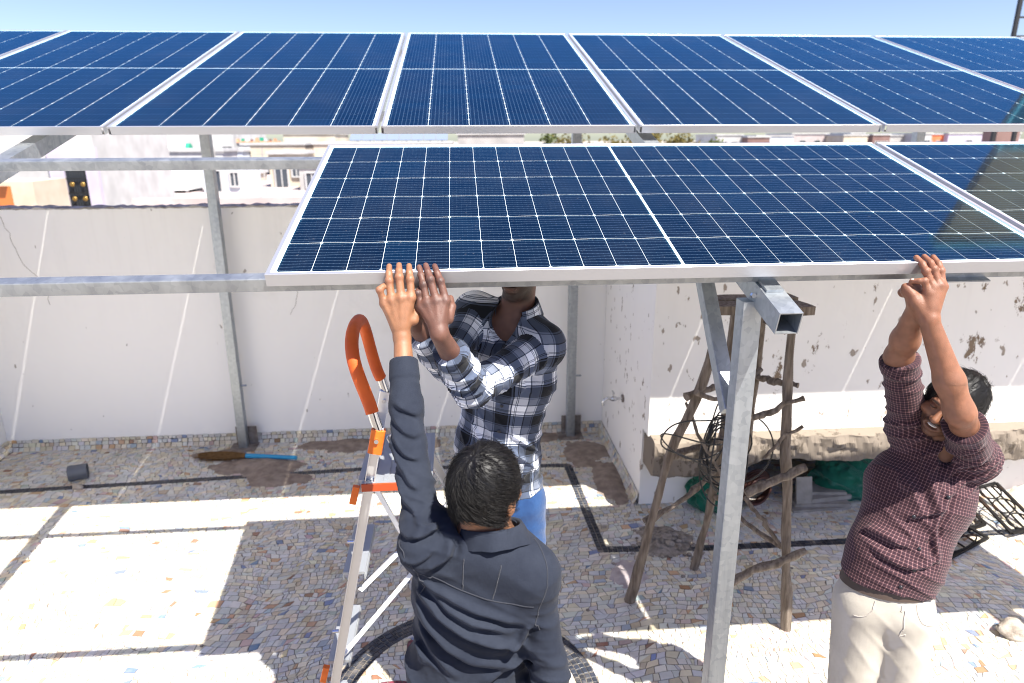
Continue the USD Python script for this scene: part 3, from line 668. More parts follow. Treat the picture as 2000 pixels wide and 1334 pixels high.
def fine_and_coarse(f, lo, hi, h, boxes):
    """One surface, sampled finer inside the given boxes (hands, face)."""
    V, F = nets(f, lo, hi, h); V = relax(V, F, 1)
    allV, allF = [], []
    c = V[F].mean(1); keep = np.ones(len(F), bool)
    for blo, bhi, bh in boxes: keep &= ~((c > np.asarray(blo)) & (c < np.asarray(bhi))).all(1)
    allV.append(V); allF.append(F[keep]); o = len(V)
    for blo, bhi, bh in boxes:
        v, g = nets(f, np.asarray(blo) - .012, np.asarray(bhi) + .012, bh); cc = v[g].mean(1)
        k = ((cc > np.asarray(blo) - h * .8) & (cc < np.asarray(bhi) + h * .8)).all(1)
        allV.append(relax(v, g, 1)); allF.append(g[k] + o); o += len(v)
    V, F = np.vstack(allV), np.vstack(allF)
    u = np.unique(F); m = np.full(len(V), -1); m[u] = np.arange(len(u)); return V[u], m[F]

def creases(lines, w, amp, side):
    """Pulled folds along the given lines: a ridge with a valley under it, on the side where side(p) is true."""
    segs = [spline(l, 9) if len(l) > 2 else np.array(l, float) for l in lines]
    def f(p):
        o = np.zeros(len(p)); k = side(p); q = p[k][:, [0, 2]]
        if not len(q): return o
        q = q + .012 * (np.stack([noise(p[k] * 22, 1), noise(p[k] * 22, 2)], 1) - .5); acc = np.zeros(len(q))
        for i, S in enumerate(segs):
            S2 = S[:, [0, 2]]; best = np.full(len(q), 9.0); sg = np.zeros(len(q)); tt = np.zeros(len(q))
            for j in range(len(S2) - 1):
                a, b = S2[j], S2[j + 1]; ab = b - a; t = np.clip((q - a) @ ab / (ab @ ab), 0, 1); d = q - a - t[:, None] * ab; L = np.hypot(d[:, 0], d[:, 1]); m = L < best
                best = np.where(m, L, best); c = ab[0] * d[:, 1] - ab[1] * d[:, 0]; sg = np.where(m, np.sign(c) * (1 if ab[0] >= 0 else -1), sg); tt = np.where(m, (j + t) / (len(S2) - 1), tt)
            s = best * sg / (w * (.8 + .12 * (i % 4))); fade = np.clip(np.minimum(tt, 1 - tt) * 5, .15, 1)
            acc += fade * (np.exp(-s ** 2) - .75 * np.exp(-((s + 1.7) / .9) ** 2))
        o[k] = amp * acc; return o
    return f
def folds(p, across, freq, amp, seed, warp=1.6, wf=3.0):
    """Cloth folds: rounded ridges running square to 'across', bent and broken by noise."""
    q = p @ unit(across) * freq + warp * (fbm(p * wf, 2, seed) - .5) * 4
    m = np.clip(noise(p * wf * 1.7, seed + 3) * 2.2 - .55, 0, 1)
    r = 1 - np.abs(np.sin(q)); return amp * m * (r ** 2.2 - .25)
plain('nail', (.62, .42, .36), .3)
def skin(name, base, rough=.48):
    mat(name, {'a': ('attribute', {'attribute': 'tint'}), 'g': ('geometry', {}), 'n': ('noise_texture', {'scale': 38, 'detail': 5}), 'n2': ('noise_texture', {'scale': 520, 'detail': 2}),
        'mr': ('map_range', {'from_min': .3, 'from_max': .7, 'to_min': .82, 'to_max': 1.14}), 'v': ('mix_color', {'blend_type': 'multiply', 'fac': 1.0, 'use_clamp': False}),
        'sm': ('math', {'math_type': 'multiply_add', 'value2': .35}), 'b': ('bump', {'strength': .4, 'distance': .0022}), 'p': ('principled_bsdf', {'roughness': rough, 'specular_ior_level': .42, 'subsurface_weight': .12, 'subsurface_radius': (1.0, .35, .2), 'subsurface_scale': .006})},
        [('g.position', 'n.vector'), ('g.position', 'n2.vector'), ('n.fac', 'mr.value'), ('a.color', 'v.a'), ('mr.result', 'v.b'), ('v.result', 'p.base_color'), ('n.fac', 'sm.value1'), ('n2.fac', 'sm.value3'), ('sm.value', 'b.height'), ('b.normal', 'p.normal')])
skin('skin', None)
def cloth(name, c1, c2, rough=.85, weave=900.0, bump=.25, fold=26, sheen=.15):
    mat(name, {'g': ('geometry', {}), 'n': ('noise_texture', {'scale': 11, 'detail': 6, 'roughness': .65}), 'r': ('rgb_ramp', {'ramp': [(0, c1), (.3, c1), (.7, c2), (1, c2)]}),
        'n2': ('noise_texture', {'scale': weave, 'detail': 2}), 'n3': ('noise_texture', {'scale': fold, 'detail': 5, 'distortion': 1.2}), 's': ('math', {'math_type': 'multiply_add', 'value2': 2.0}), 'b': ('bump', {'strength': bump, 'distance': .010}),
        'mw': ('map_range', {'from_min': .3, 'from_max': .7, 'to_min': .78, 'to_max': 1.2}), 'mc': ('mix_color', {'blend_type': 'multiply', 'fac': 1.0, 'use_clamp': False}),
        'p': ('principled_bsdf', {'roughness': rough, 'specular_ior_level': .2, 'sheen_weight': sheen, 'sheen_roughness': .5})},
        [('g.position', 'n.vector'), ('n.fac', 'r.fac'), ('g.position', 'n2.vector'), ('g.position', 'n3.vector'), ('n3.fac', 's.value1'), ('n2.fac', 's.value3'), ('s.value', 'b.height'), ('b.normal', 'p.normal'),
         ('n2.fac', 'mw.value'), ('r.color', 'mc.a'), ('mw.result', 'mc.b'), ('mc.result', 'p.base_color')])
cloth('charcoal_cloth', (.0115, .0150, .0255), (.0215, .0265, .0395), sheen=.03)
cloth('charcoal_seam', (.024, .026, .034), (.036, .039, .048))
cloth('cream_trousers', (.385, .35, .29), (.44, .405, .345), fold=14, bump=.14)
cloth('trouser_seam', (.38, .345, .30), (.44, .40, .35))
cloth('blue_jeans', (.010, .036, .115), (.024, .075, .20), weave=700)
cloth('dark_trousers', (.03, .03, .035), (.05, .05, .055))
plain('leather', (.06, .04, .03), .5)
plain('button_dark', (.02, .02, .025), .35)
plain('hair_black', (.004, .0035, .0035), .5, 0, .3)
plain('teeth', (.72, .68, .60), .3)
plain('eye_dark', (.012, .008, .006), .2)
def stripes(nm, stops):
    """A repeating yarn profile: (start, value) steps across one repeat."""
    return ('rgb_ramp', {'interpolate': False, 'ramp': [(a, (b, b, b)) for a, b in stops]})
def checked(name, repeat, warp, weft, dark, mid, light, rough=.85, bump=.25):
    """Woven check: warp and weft yarn profiles, crossed; both light = light, one light = mid, none = dark."""
    mat(name, {'uv': ('uvmap', {'attribute': 'st'}), 'nz': ('noise_texture', {'scale': 9, 'detail': 2}), 'g': ('geometry', {}), 'so': ('vector_math', {'math_type': 'multiply_add', 'vector2': (.010, .010, 0)}),
        's': ('separate_xyz', {}), 'mu': ('math', {'math_type': 'multiply', 'value2': 1 / repeat}), 'mv': ('math', {'math_type': 'multiply', 'value2': 1 / repeat}),
        'fu': ('math', {'math_type': 'floored_modulo', 'value2': 1.0}), 'fv': ('math', {'math_type': 'floored_modulo', 'value2': 1.0}), 'ru': warp, 'rv': weft,
        'av': ('mix_color', {'fac': .5}), 'col': ('rgb_ramp', {'ramp': [(0, dark), (.5, mid), (1, light)]}),
        'n2': ('noise_texture', {'scale': 900, 'detail': 2}), 'n3': ('noise_texture', {'scale': 22, 'detail': 6, 'distortion': 1.6}), 'sm': ('math', {'math_type': 'multiply_add', 'value2': 2.0}), 'b': ('bump', {'strength': bump, 'distance': .009}),
        'p': ('principled_bsdf', {'roughness': rough, 'specular_ior_level': .2, 'sheen_weight': .1})},
        [('g.position', 'nz.vector'), ('nz.color', 'so.vector1'), ('uv.UV', 'so.vector3'), ('so.vector', 's.vector'), ('s.x', 'mu.value1'), ('s.y', 'mv.value1'), ('mu.value', 'fu.value1'), ('mv.value', 'fv.value1'), ('fu.value', 'ru.fac'), ('fv.value', 'rv.fac'),
         ('ru.color', 'av.a'), ('rv.color', 'av.b'), ('av.result', 'col.fac'), ('col.color', 'p.base_color'),
         ('g.position', 'n2.vector'), ('g.position', 'n3.vector'), ('n3.fac', 'sm.value1'), ('n2.fac', 'sm.value3'), ('sm.value', 'b.height'), ('b.normal', 'p.normal')])
_y = [(0, 0), (.30, .5), (.335, 0), (.365, 1), (.43, .1), (.445, 1), (.465, .1), (.48, 1), (.68, .1), (.71, .55), (.92, .1), (.94, .5), (.97, 0)]
checked('plaid_cloth', .116, stripes('u', _y), stripes('v', _y), (.006, .007, .010), (.075, .095, .145), (.78, .80, .84))
_z = [(0, 0), (.38, .5), (.50, 1), (.62, .5), (.66, 0)]
checked('maroon_check_cloth', .0098, stripes('u', _z), stripes('v', _z), (.030, .014, .020), (.115, .055, .058), (.30, .19, .19))

def cloth_uv(V, F, J, sleeves, turn=0.0):
    """Cloth coordinates in metres for every triangle corner: sleeves follow the arm, the rest follows the trunk."""
    X, Xh, nk, ch, wa, pe = chains(J); c = V[F].mean(1); n = len(F)
    Z = unit(nk - pe); x = unit(X - (X @ Z) * Z); y = np.cross(Z, x); o = (ch + wa) / 2
    def trunk(P, ref):
        q = P - o; a, b = q @ x, q @ y; r = ref - o; side = np.sign(r @ y)
        u = np.where(np.abs(r @ x) < .11 + 0 * (r @ y), a, a) + 0
        ang = np.arctan2(b, a * .75); ra = np.arctan2(r @ y, (r @ x) * .75); ang = ang + 2 * np.pi * np.round((ra - ang) / (2 * np.pi))
        return np.stack([ang * .125, q @ Z], -1)
    best = trunk_sdf(c, J); part = np.zeros(n, int)
    uv = np.stack([trunk(V[F[:, k]], c) for k in range(3)], 1)
    for i, s in enumerate(sleeves):
        a, e, w = A3(*J['sh' + s]), A3(*J['el' + s]), A3(*J['wr' + s])
        a0 = a + (e - a) * .16
        for j, (p0, p1, off) in enumerate(((a0, e, 0.0), (e, w, np.linalg.norm(e - a0)))):
            d = cap(c, p0, p1, .05, .04) ; d = d + (.012 if j == 0 else 0)
            m = d < best - .004
            if not m.any(): continue
            xx, yy, dd = frame_of(p1 - p0, hint=x)
            P = V[F[m]]; r = c[m] - p0; ra = np.arctan2(r @ yy, r @ xx)
            t = (P - p0) @ dd; an = np.arctan2((P - p0) @ yy, (P - p0) @ xx); an = an + 2 * np.pi * np.round((ra[:, None] - an) / (2 * np.pi))
            uv[m] = np.stack([an * .055, t + off], -1); best = np.where(m, d, best); part[m] = 1 + 2 * i + j
    return uv

def collar(parent, base, c, axis, fwd, r, matname, open_=.55, tip=.035, h=.036, uvs=False, drop=.012):
    """Stand-and-fall shirt collar round the neck; open at the front."""
    z = unit(axis); y = unit(np.asarray(fwd, float) - (np.asarray(fwd, float) @ z) * z); x = np.cross(y, z); n = 44
    th = np.linspace(open_, 2 * np.pi - open_, n); V = []
    for t in th:
        fr = abs(math.cos(t / 2)) ** 3; d = x * math.sin(t) + y * math.cos(t); ov = 1 + .06 * math.cos(t)
        wv = .0025 * math.sin(5 * t) + .002 * math.sin(11 * t + 1)
        for rr, zz in ((r + .002, -.004), (r - .002, h * .6), (r + .001, h), (r + .007, h + .002), (r + .014, h * .55), (r + .023 + wv + .006 * fr, -drop - tip * fr)):
            V.append(c + d * rr * ov + z * (zz - .012 * math.cos(t)))
    k = 6; F = []
    for i in range(n - 1):
        for j in range(k - 1): a = i * k + j; F += [(a, a + k, a + k + 1), (a, a + k + 1, a + 1)]
    V, F = np.array(V), np.array(F)
    uvc = None
    if uvs: s = np.repeat(th * .085, k); w = np.tile(np.array([0, .02, .034, .036, .052, .08]), n); uvc = np.stack([s, w], -1)[F]
    put('collar', V, F, matname, parent, base, uvc=uvc)
def hair_cap(Hd, region, lift=.010, clump=.006, seed=1, h=.003, freq=1.0):
    """Hair mass over the scalp where region(q) < 0 (head frame), clumped by stretched noise."""
    c, R, s = Hd['c'], Hd['R'], Hd.get('s', 1.0)
    def f(p):
        q = (p - c) @ R.T / s
        d = ell(q, (0, -.012, .030), (.0745 + lift, .093 + lift, .088 + lift * 1.1)); d = smin(d, ell(q, (0, -.040, -.035), (.060 + lift * .5, .060 + lift * .4, .060)), .03)
        ph = np.arctan2(q[:, 0], q[:, 1] + .045); rad = np.linalg.norm(q[:, :2] + A3(0, .045), axis=1)
        nn = fbm(np.stack([ph * 5.5 * freq, rad * 22, q[:, 2] * 14], -1), 3, seed) - .5
        d = d - clump * 2 * nn
        return smax(d, region(q), .006) * s
    lo, hi = c - .15, c + .15
    return nets(f, lo, hi, h)
def strands(parent, base, V, F, Hd, n, length, seed, flow, radius=.0005, lift=.004, name='hair_strands'):
    """Single hairs lying along the flow on the hair mass."""
    r = np.random.default_rng(seed); N = normals(V, F); tri = F[r.integers(0, len(F), n)]; w = r.dirichlet((1, 1, 1), n)
    P = (V[tri] * w[..., None]).sum(1); nn = (N[tri] * w[..., None]).sum(1); nn /= np.linalg.norm(nn, axis=1)[:, None]
    c, R = Hd['c'], Hd['R']; q = (P - c) @ R.T; d = flow(q) @ R; d = d - (d * nn).sum(1)[:, None] * nn; d /= np.maximum(np.linalg.norm(d, axis=1), 1e-6)[:, None]
    d += r.normal(0, .09, d.shape); L = length * r.uniform(.6, 1.25, n); k = 6; t = np.linspace(0, 1, k)
    ctr = c + R.T @ A3(0, -.012, .03)
    lf = lift * r.uniform(.1, 1.3, n)
    pts = P[:, None] + d[:, None] * (t[None, :, None] * L[:, None, None]) - nn[:, None] * ((t[None, :, None] * L[:, None, None]) ** 2 / .19) + nn[:, None] * (np.sin(t * np.pi * .75)[None, :, None] * lf[:, None, None] - .0005)
    cv = UsdGeom.BasisCurves.Define(stage, numbered(str(parent.GetPath()), name))
    cv.CreateTypeAttr('linear'); cv.CreateCurveVertexCountsAttr(Vt.IntArray.FromNumpy(np.full(n, k, np.int32)))
    cv.CreatePointsAttr(Vt.Vec3fArray.FromNumpy((pts.reshape(-1, 3) - base).astype(np.float32)))
    cv.CreateWidthsAttr(Vt.FloatArray.FromNumpy((np.tile(np.linspace(1, .25, k), n) * radius * 2).astype(np.float32))); cv.SetWidthsInterpolation('vertex')
    UsdShade.MaterialBindingAPI.Apply(cv.GetPrim()).Bind(M['hair_strand']); tag(cv, kind='stuff')
plain('hair_strand', (.0045, .0038, .0036), .45, 0, .22)
def on_surface(f, pts, push=.0015, it=6):
    """Points pulled onto the surface f = 0 (for seams)."""
    p = np.asarray(pts, float)
    for _ in range(it):
        e = 1e-3; d = f(p); g = np.stack([(f(p + e * v) - f(p - e * v)) / (2 * e) for v in np.eye(3)], 1); g /= np.maximum(np.linalg.norm(g, axis=1), 1e-6)[:, None]; p = p - d[:, None] * g
    return p + g * push
def seam(parent, base, f, pts, matname, r=.0016, n=40, nm='seam', push=.0004):
    p = on_surface(f, spline(pts, n), push); t = tube(p, r, 6); put(nm, np.array(t.vertices), np.array(t.faces), matname, parent, base)
def skin_tint(V, base, J, jaw=0.0, knuckles=0.0, seed=0):
    """Colour of the skin itself: darker knuckles, stubble on the jaw, darker lids and brows."""
    col = np.repeat(np.asarray(base, float)[None], len(V), 0); Hd = J['head']; q = (V - Hd['c']) @ Hd['R'].T / Hd.get('s', 1)
    inh = (np.abs(q) < .13).all(1)
    if jaw:
        m = np.clip((-.030 - q[:, 2]) / .02, 0, 1) * np.clip((q[:, 1] + .01) / .03, 0, 1) * inh * np.clip((q[:, 2] + .125) / .02, 0, 1)
        mus = np.exp(-(((q[:, 2] + .043) / .006) ** 2 + (q[:, 0] / .026) ** 2)) * (q[:, 1] > .06) * inh
        lip = np.exp(-(((q[:, 2] + .058) / .011) ** 2 + (q[:, 0] / .026) ** 2)) * (q[:, 1] > .07) * inh
        m = np.clip(m * jaw * (1 - .8 * lip) + mus * jaw * 1.3, 0, .93)[:, None]; col = col * (1 - m) + np.array([.020, .015, .013]) * m
    br = inh & (q[:, 1] > .05)
    for s in (-1, 1):
        b = np.exp(-(((q[:, 0] - s * .032) / .021) ** 4 + ((q[:, 2] - .024 + .10 * np.abs(q[:, 0] - s * .03)) / .0055) ** 2)) * br
        e = np.exp(-(((q[:, 0] - s * .031) / .014) ** 4 + ((q[:, 2] - .002) / .0032) ** 2)) * br
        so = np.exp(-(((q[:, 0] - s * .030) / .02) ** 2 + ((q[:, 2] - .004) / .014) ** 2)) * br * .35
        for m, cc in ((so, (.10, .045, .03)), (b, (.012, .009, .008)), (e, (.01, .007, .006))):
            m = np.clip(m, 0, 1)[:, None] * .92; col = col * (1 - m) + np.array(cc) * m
    for Hh in J.get('hand_specs', []):
        for fg in Hh['fingers']:
            for w, pt in ((1.0, fg[1]), (.6, fg[0])):
                d = np.linalg.norm(V - A3(*pt) - A3(*Hh['back']) * .008, axis=1); m = (np.exp(-(d / .010) ** 2) * knuckles * w)[:, None]; col = col * (1 - m) + np.asarray(Hh.get('kn', (.09, .05, .04))) * m
    return np.clip(col, .003, .9)

def relaxed_hand(w, d, back, side, curl=.5, s=1.0):
    """A loosely curled hand from wrist w along d; side points to the thumb."""
    w, d, back = A3(*w), unit(d), unit(back); side = unit(np.asarray(side, float)); F_ = []
    for k, (o, l1, l2, m) in enumerate(((.028, .043, .042, .090), (.009, .047, .046, .093), (-.011, .044, .043, .088), (-.030, .035, .034, .080))):
        a = w + d * m * s + side * o * s; c1 = curl * (.8 + .1 * k); d1 = unit(d * math.cos(c1) - back * math.sin(c1)); c2 = c1 + curl * 1.5; d2 = unit(d * math.cos(c2) - back * math.sin(c2))
        F_.append((a, a + d1 * l1 * s, a + d1 * l1 * s + d2 * l2 * s))
    t0 = w + d * .025 + side * .022; t1 = t0 + unit(d * .8 + side * .6 - back * .3) * .040; t2 = t1 + unit(d - back * .4) * .030
    return dict(wrist=w, fingers=F_, thumb=(t0, t1, t2), back=back)

def shirt_sdf(J, g, sleeves, hem, fold_list=(), neck_r=.066, vcut=None, sleeve_g=.015, hem_slope=(0, 0), extra=None, open_front=None):
    X, Xh, nk, ch, wa, pe = chains(J); Hd = J['head']; top = Hd['c'] + Hd['R'].T @ A3(0, -.02, -.06)
    def f(p):
        d = trunk_sdf(p, J, g, .06)
        for s, (kind, t) in sleeves.items():
            a, e, w = A3(*J['sh' + s]), A3(*J['el' + s]), A3(*J['wr' + s])
            if kind == 'full':
                da = arm_sdf(p, J, s, sleeve_g); u = unit(w - e); q = (p - e) @ u / np.linalg.norm(w - e)
                da = da - .0028 * ((q > t - .20) & (q < t + .1)); da = smax(da, (p - (e + (w - e) * t)) @ u, .003)
            else:
                da = arm_sdf(p, J, s, sleeve_g, 0); u = unit(e - a); L = np.linalg.norm(e - a); q = (p - a) @ u
                da = da - .0045 * np.clip((q - (t * L - .050)) / .004, 0, 1) - .0025 * np.clip((q - (t * L - .022)) / .003, 0, 1)
                da = smax(da, (p - (a + u * t * L)) @ u, .004)
            d = smin(d, da, .035)
        for fl in fold_list: d = d - fl(p)
        d = smax(d, hem - p[:, 2] + (p[:, 0] - pe[0]) * hem_slope[0] + (p[:, 1] - pe[1]) * hem_slope[1] + .006 * np.sin(p[:, 0] * 40 + p[:, 1] * 30), .004)
        d = smax(d, -cap(p, nk + (top - nk) * .05, top, neck_r, neck_r), .006)
        if vcut is not None: d = smax(d, -vcut(p), .006)
        return d
    return f
def trousers_sdf(J, g, top, loose, fold_list=()):
    X, Xh, nk, ch, wa, pe = chains(J)
    def f(p):
        d = ecap(p, A3(*pe) - A3(0, 0, .03), wa, Xh, .150 * J.get('build', 1) + g, .102 * J.get('build', 1) + g, .134 * J.get('build', 1) + g, .092 * J.get('build', 1) + g)
        for s in 'LR': d = smin(d, leg_sdf(p, J, s, g, loose), .05 if s == 'L' else .035)
        for fl in fold_list: d = d - fl(p)
        zb = min(J['anL'][2], J['anR'][2]) + .01
        return smax(smax(d, p[:, 2] - top, .004), zb - p[:, 2], .004)
    return f
def masked(fn, c, r):
    def f(p):
        w = np.clip(1.4 - np.linalg.norm((p - A3(*c)) / np.asarray(r, float), axis=1), 0, 1); o = np.zeros(len(p)); k = w > 0
        if k.any(): o[k] = fn(p[k]) * w[k]
        return o
    return f
def shoes(J, parent, base, m):
    for s in 'LR':
        a, ft = A3(*J['an' + s]), unit(J['foot']); z0 = a[2] - .085
        f = lambda p: smax(ecap(p, a + A3(0, 0, -.05) - ft * .035, a + A3(0, 0, -.058) + ft * .155, np.cross(ft, (0, 0, 1)), .044, .044, .046, .028), z0 - p[:, 2], .003)
        V, F = nets(f, a - A3(.22, .22, .1), a + A3(.22, .22, .03), .008, 3); put('shoe', V, F, m, parent, base)

# ---- the man in the charcoal shirt, nearest, seen from behind
handN = dict(wrist=(-.158, 1.778, 1.938), back=(0, -1, .12), kn=(.19, .085, .055), fingers=[
    ((-.131, 1.795, 2.046), (-.133, 1.811, 2.092), (-.137, 1.850, 2.121)), ((-.157, 1.792, 2.046), (-.161, 1.809, 2.099), (-.164, 1.855, 2.123)),
    ((-.183, 1.796, 2.040), (-.188, 1.811, 2.089), (-.190, 1.850, 2.121)), ((-.203, 1.798, 2.030), (-.213, 1.796, 2.068), (-.199, 1.817, 2.078))],
    thumb=((-.128, 1.792, 1.985), (-.112, 1.822, 2.015), (-.108, 1.850, 2.035)))
headN = dict(c=A3(.050, 1.432, 1.664), R=head_frame((.60, .78, .02), (-.06, -.10, 1)), s=.925)
JN = dict(neck=(.062, 1.415, 1.545), chest=(.028, 1.445, 1.375), waist=(-.014, 1.45, 1.14), pelvis=(-.012, 1.45, .97), shL=(-.092, 1.435, 1.525), shR=(.148, 1.385, 1.465),
    elL=(-.141, 1.600, 1.715), wrL=(-.158, 1.775, 1.932), elR=(.194, 1.34, 1.215), wrR=(.165, 1.46, 1.01), hipL=(-.055, 1.45, .90), hipR=(.125, 1.45, .90), knL=(-.06, 1.46, .50), knR=(.13, 1.44, .50), anL=(-.07, 1.44, .085), anR=(.14, 1.42, .085),
    foot=(0.1, 1, 0), head=headN, build=.92, arm=.80)
hrN = relaxed_hand(JN['wrR'], (-.1, .5, -.85), (.8, -.3, -.2), (-.1, .8, .5))
JN['hands'] = dict(L=hand_sdf(handN), R=hand_sdf(hrN)); JN['hand_specs'] = [handN, hrN]
def person(label, base): return thing('person', label, 'person', loc=base)
bN = A3(.03, 1.45, 0)
pN = person('man seen from behind in charcoal shirt, black hair, left arm stretched up to panel edge', bN)
fN = body_sdf(JN)
V, F = fine_and_coarse(fN, (-.33, 1.15, -.01), (.36, 1.93, 2.17), .010, [((-.245, 1.70, 1.845), (-.080, 1.885, 2.15), .0022), ((-.10, 1.28, 1.55), (.20, 1.58, 1.84), .0032)])
put('body', V, F, 'skin', pN, bN, col=skin_tint(V, (.255, .118, .060), JN, .6, .5))
for k in (0, 1, 2): nail(handN, k, pN, bN)
aL = unit(A3(*JN['wrL']) - A3(*JN['shL']))
BACK_FOLDS = [[(-0.141, 1.335, 1.490), (-0.046, 1.335, 1.441), (0.058, 1.335, 1.403), (0.15, 1.335, 1.370)], [(-0.138, 1.335, 1.447), (-0.048, 1.335, 1.375), (0.050, 1.335, 1.332), (0.15, 1.335, 1.310)], [(-0.135, 1.335, 1.407), (-0.072, 1.335, 1.322), (0.026, 1.335, 1.269), (0.145, 1.335, 1.241)],
    [(-0.128, 1.335, 1.353), (-0.082, 1.335, 1.267), (-0.014, 1.335, 1.211)], [(0.145, 1.335, 1.380), (0.120, 1.335, 1.336), (0.075, 1.335, 1.293)], [(-0.119, 1.335, 1.467), (0.005, 1.335, 1.392), (0.096, 1.335, 1.362)], [(0.150, 1.335, 1.275), (0.080, 1.335, 1.232), (0.017, 1.335, 1.200)], [(-0.137, 1.335, 1.308), (-0.114, 1.335, 1.219)],
    [(-0.136, 1.335, 1.579), (-0.080, 1.335, 1.595), (-0.050, 1.335, 1.621)], [(-0.103, 1.335, 1.509), (-0.050, 1.335, 1.545), (-0.036, 1.335, 1.585)]]
SLEEVE_FOLDS = [[(-0.180, 1.53, 1.751), (-0.143, 1.53, 1.715), (-0.100, 1.53, 1.705)], [(-0.181, 1.53, 1.717), (-0.141, 1.53, 1.671), (-0.098, 1.53, 1.647)], [(-0.179, 1.53, 1.664), (-0.147, 1.53, 1.627), (-0.101, 1.53, 1.607)], [(-0.178, 1.53, 1.574), (-0.137, 1.53, 1.581), (-0.095, 1.53, 1.615)], [(-0.172, 1.53, 1.527), (-0.128, 1.53, 1.525), (-0.077, 1.53, 1.569)],
    [(-0.180, 1.53, 1.785), (-0.141, 1.53, 1.758), (-0.102, 1.53, 1.748)], [(-0.177, 1.53, 1.819), (-0.146, 1.53, 1.805), (-0.105, 1.53, 1.783)]]
sN = shirt_sdf(JN, .018, {'L': ('full', .80), 'R': ('full', .92)}, .90, [creases(BACK_FOLDS, .0115, .0125, lambda p: (p[:, 1] < 1.41) & (p[:, 2] < 1.66)), creases(SLEEVE_FOLDS, .008, .0065, lambda p: p[:, 2] > 1.5),
    masked(lambda p: folds(p, (.42, -.1, .9), 40, .016, 4, 1.3, 2.0), (.05, 1.36, 1.18), (.34, .3, .27)),
    masked(lambda p: folds(p, (-.2, .2, .95), 55, .014, 14, 1.3, 3), (-.05, 1.38, 1.38), (.14, .2, .12)),
    masked(lambda p: folds(p, aL + A3(.15, 0, .2), 78, .007, 9, 3.4, 5.5), (-.13, 1.57, 1.68), (.14, .18, .15)),
    masked(lambda p: folds(p, aL + A3(.6, 0, 0), 60, .015, 31, 1.6, 3), (-.11, 1.47, 1.58), (.12, .14, .11)),
    masked(lambda p: folds(p, (.1, .1, 1), 85, .006, 19, 1.6, 4), (.20, 1.36, 1.25), (.10, .2, .2))], neck_r=.066, sleeve_g=.009)
V, F = nets(sN, (-.34, 1.18, .87), (.38, 1.90, 1.95), .0042); V = relax(V, F, 2)
put('shirt', V, F, 'charcoal_cloth', pN, bN)
axN = unit(headN['c'] - A3(*JN['neck'])); collar(pN, bN, A3(.060, 1.412, 1.556), (-.10, .16, 1), (.25, .9, 0), .065, 'charcoal_cloth', open_=.35, tip=.015, h=.027, drop=.012)
for pts in ([(-.118, 1.36, 1.49), (-.05, 1.34, 1.47), (.02, 1.33, 1.452), (.09, 1.32, 1.435), (.148, 1.32, 1.428)], [(-.132, 1.46, 1.58), (-.135, 1.40, 1.53), (-.115, 1.365, 1.48), (-.125, 1.38, 1.43)], [(.148, 1.40, 1.53), (.172, 1.34, 1.485), (.163, 1.315, 1.43), (.155, 1.31, 1.36)],
            [(-.005, 1.36, 1.535), (-.012, 1.34, 1.50), (-.018, 1.33, 1.463)], [(.075, 1.34, 1.525), (.066, 1.33, 1.49), (.054, 1.32, 1.447)]):
    seam(pN, bN, sN, pts, 'charcoal_seam', .0013)
tN = trousers_sdf(JN, .014, 1.02, .03); V, F = nets(tN, (-.25, 1.2, .06), (.33, 1.7, 1.05), .014); put('trousers', V, F, 'dark_trousers', pN, bN)
shoes(JN, pN, bN, 'leather')
def regN(q): return smax(smax(-.020 - .55 * (q[:, 1] + .03) - q[:, 2] - .045 * (q[:, 1] < -.03), q[:, 1] - .068 + .25 * np.maximum(0, .07 - q[:, 2]), .02), -(np.abs(q[:, 0]) * .0 + q[:, 2] + .082), .02)
V, F = hair_cap(headN, regN, .011, .0062, 3, .0032); V = relax(V, F, 1)
put('hair', V, F, 'hair_black', pN, bN)
def flowN(q):
    w = A3(-.012, -.068, .085); d = q - w; r = np.linalg.norm(d[:, :2], axis=1)[:, None] + 1e-6
    t = np.stack([-d[:, 1], d[:, 0], 0 * r[:, 0]], 1) / r
    out = np.stack([d[:, 0], d[:, 1], np.full(len(q), -.04)], 1) / r
    return out + t * .7 + A3(.15, .25, 0)
strands(pN, bN, V, F, headN, 6500, .036, 5, flowN, .00042, .0050)

# ---- the man in the black-and-white plaid shirt, behind the front panel
handP = dict(wrist=(-.058, 1.768, 1.955), back=(0, -1, .12), kn=(.05, .032, .030), fingers=[
    ((-.040, 1.795, 2.036), (-.053, 1.810, 2.086), (-.068, 1.850, 2.119)), ((-.065, 1.792, 2.036), (-.079, 1.808, 2.091), (-.092, 1.854, 2.121)),
    ((-.090, 1.796, 2.030), (-.098, 1.811, 2.077), (-.110, 1.850, 2.117)), ((-.107, 1.800, 2.018), (-.114, 1.806, 2.055), (-.110, 1.838, 2.062))],
    thumb=((-.035, 1.795, 1.985), (-.025, 1.822, 2.012), (-.028, 1.848, 2.030)))
headP = dict(c=A3(.196, 2.245, 2.043), R=head_frame((-.42, -.88, -.06), (.05, -.02, 1)), s=.98)
JP = dict(neck=(.188, 2.275, 1.858), chest=(.160, 2.265, 1.672), waist=(.118, 2.29, 1.38), pelvis=(.125, 2.29, 1.22), shL=(.268, 2.165, 1.790), shR=(.050, 2.315, 1.868), elL=(.025, 1.955, 1.722), wrL=(-.058, 1.768, 1.948),
    elR=(-.052, 2.10, 1.760), wrR=(-.128, 1.93, 1.925), hipL=(.200, 2.27, 1.14), hipR=(.045, 2.31, 1.14), knL=(.205, 2.22, .76), knR=(.05, 2.27, .76), anL=(.215, 2.28, .405), anR=(.045, 2.31, .405), foot=(-.2, -1, 0), head=headP, build=.95, arm=.9)
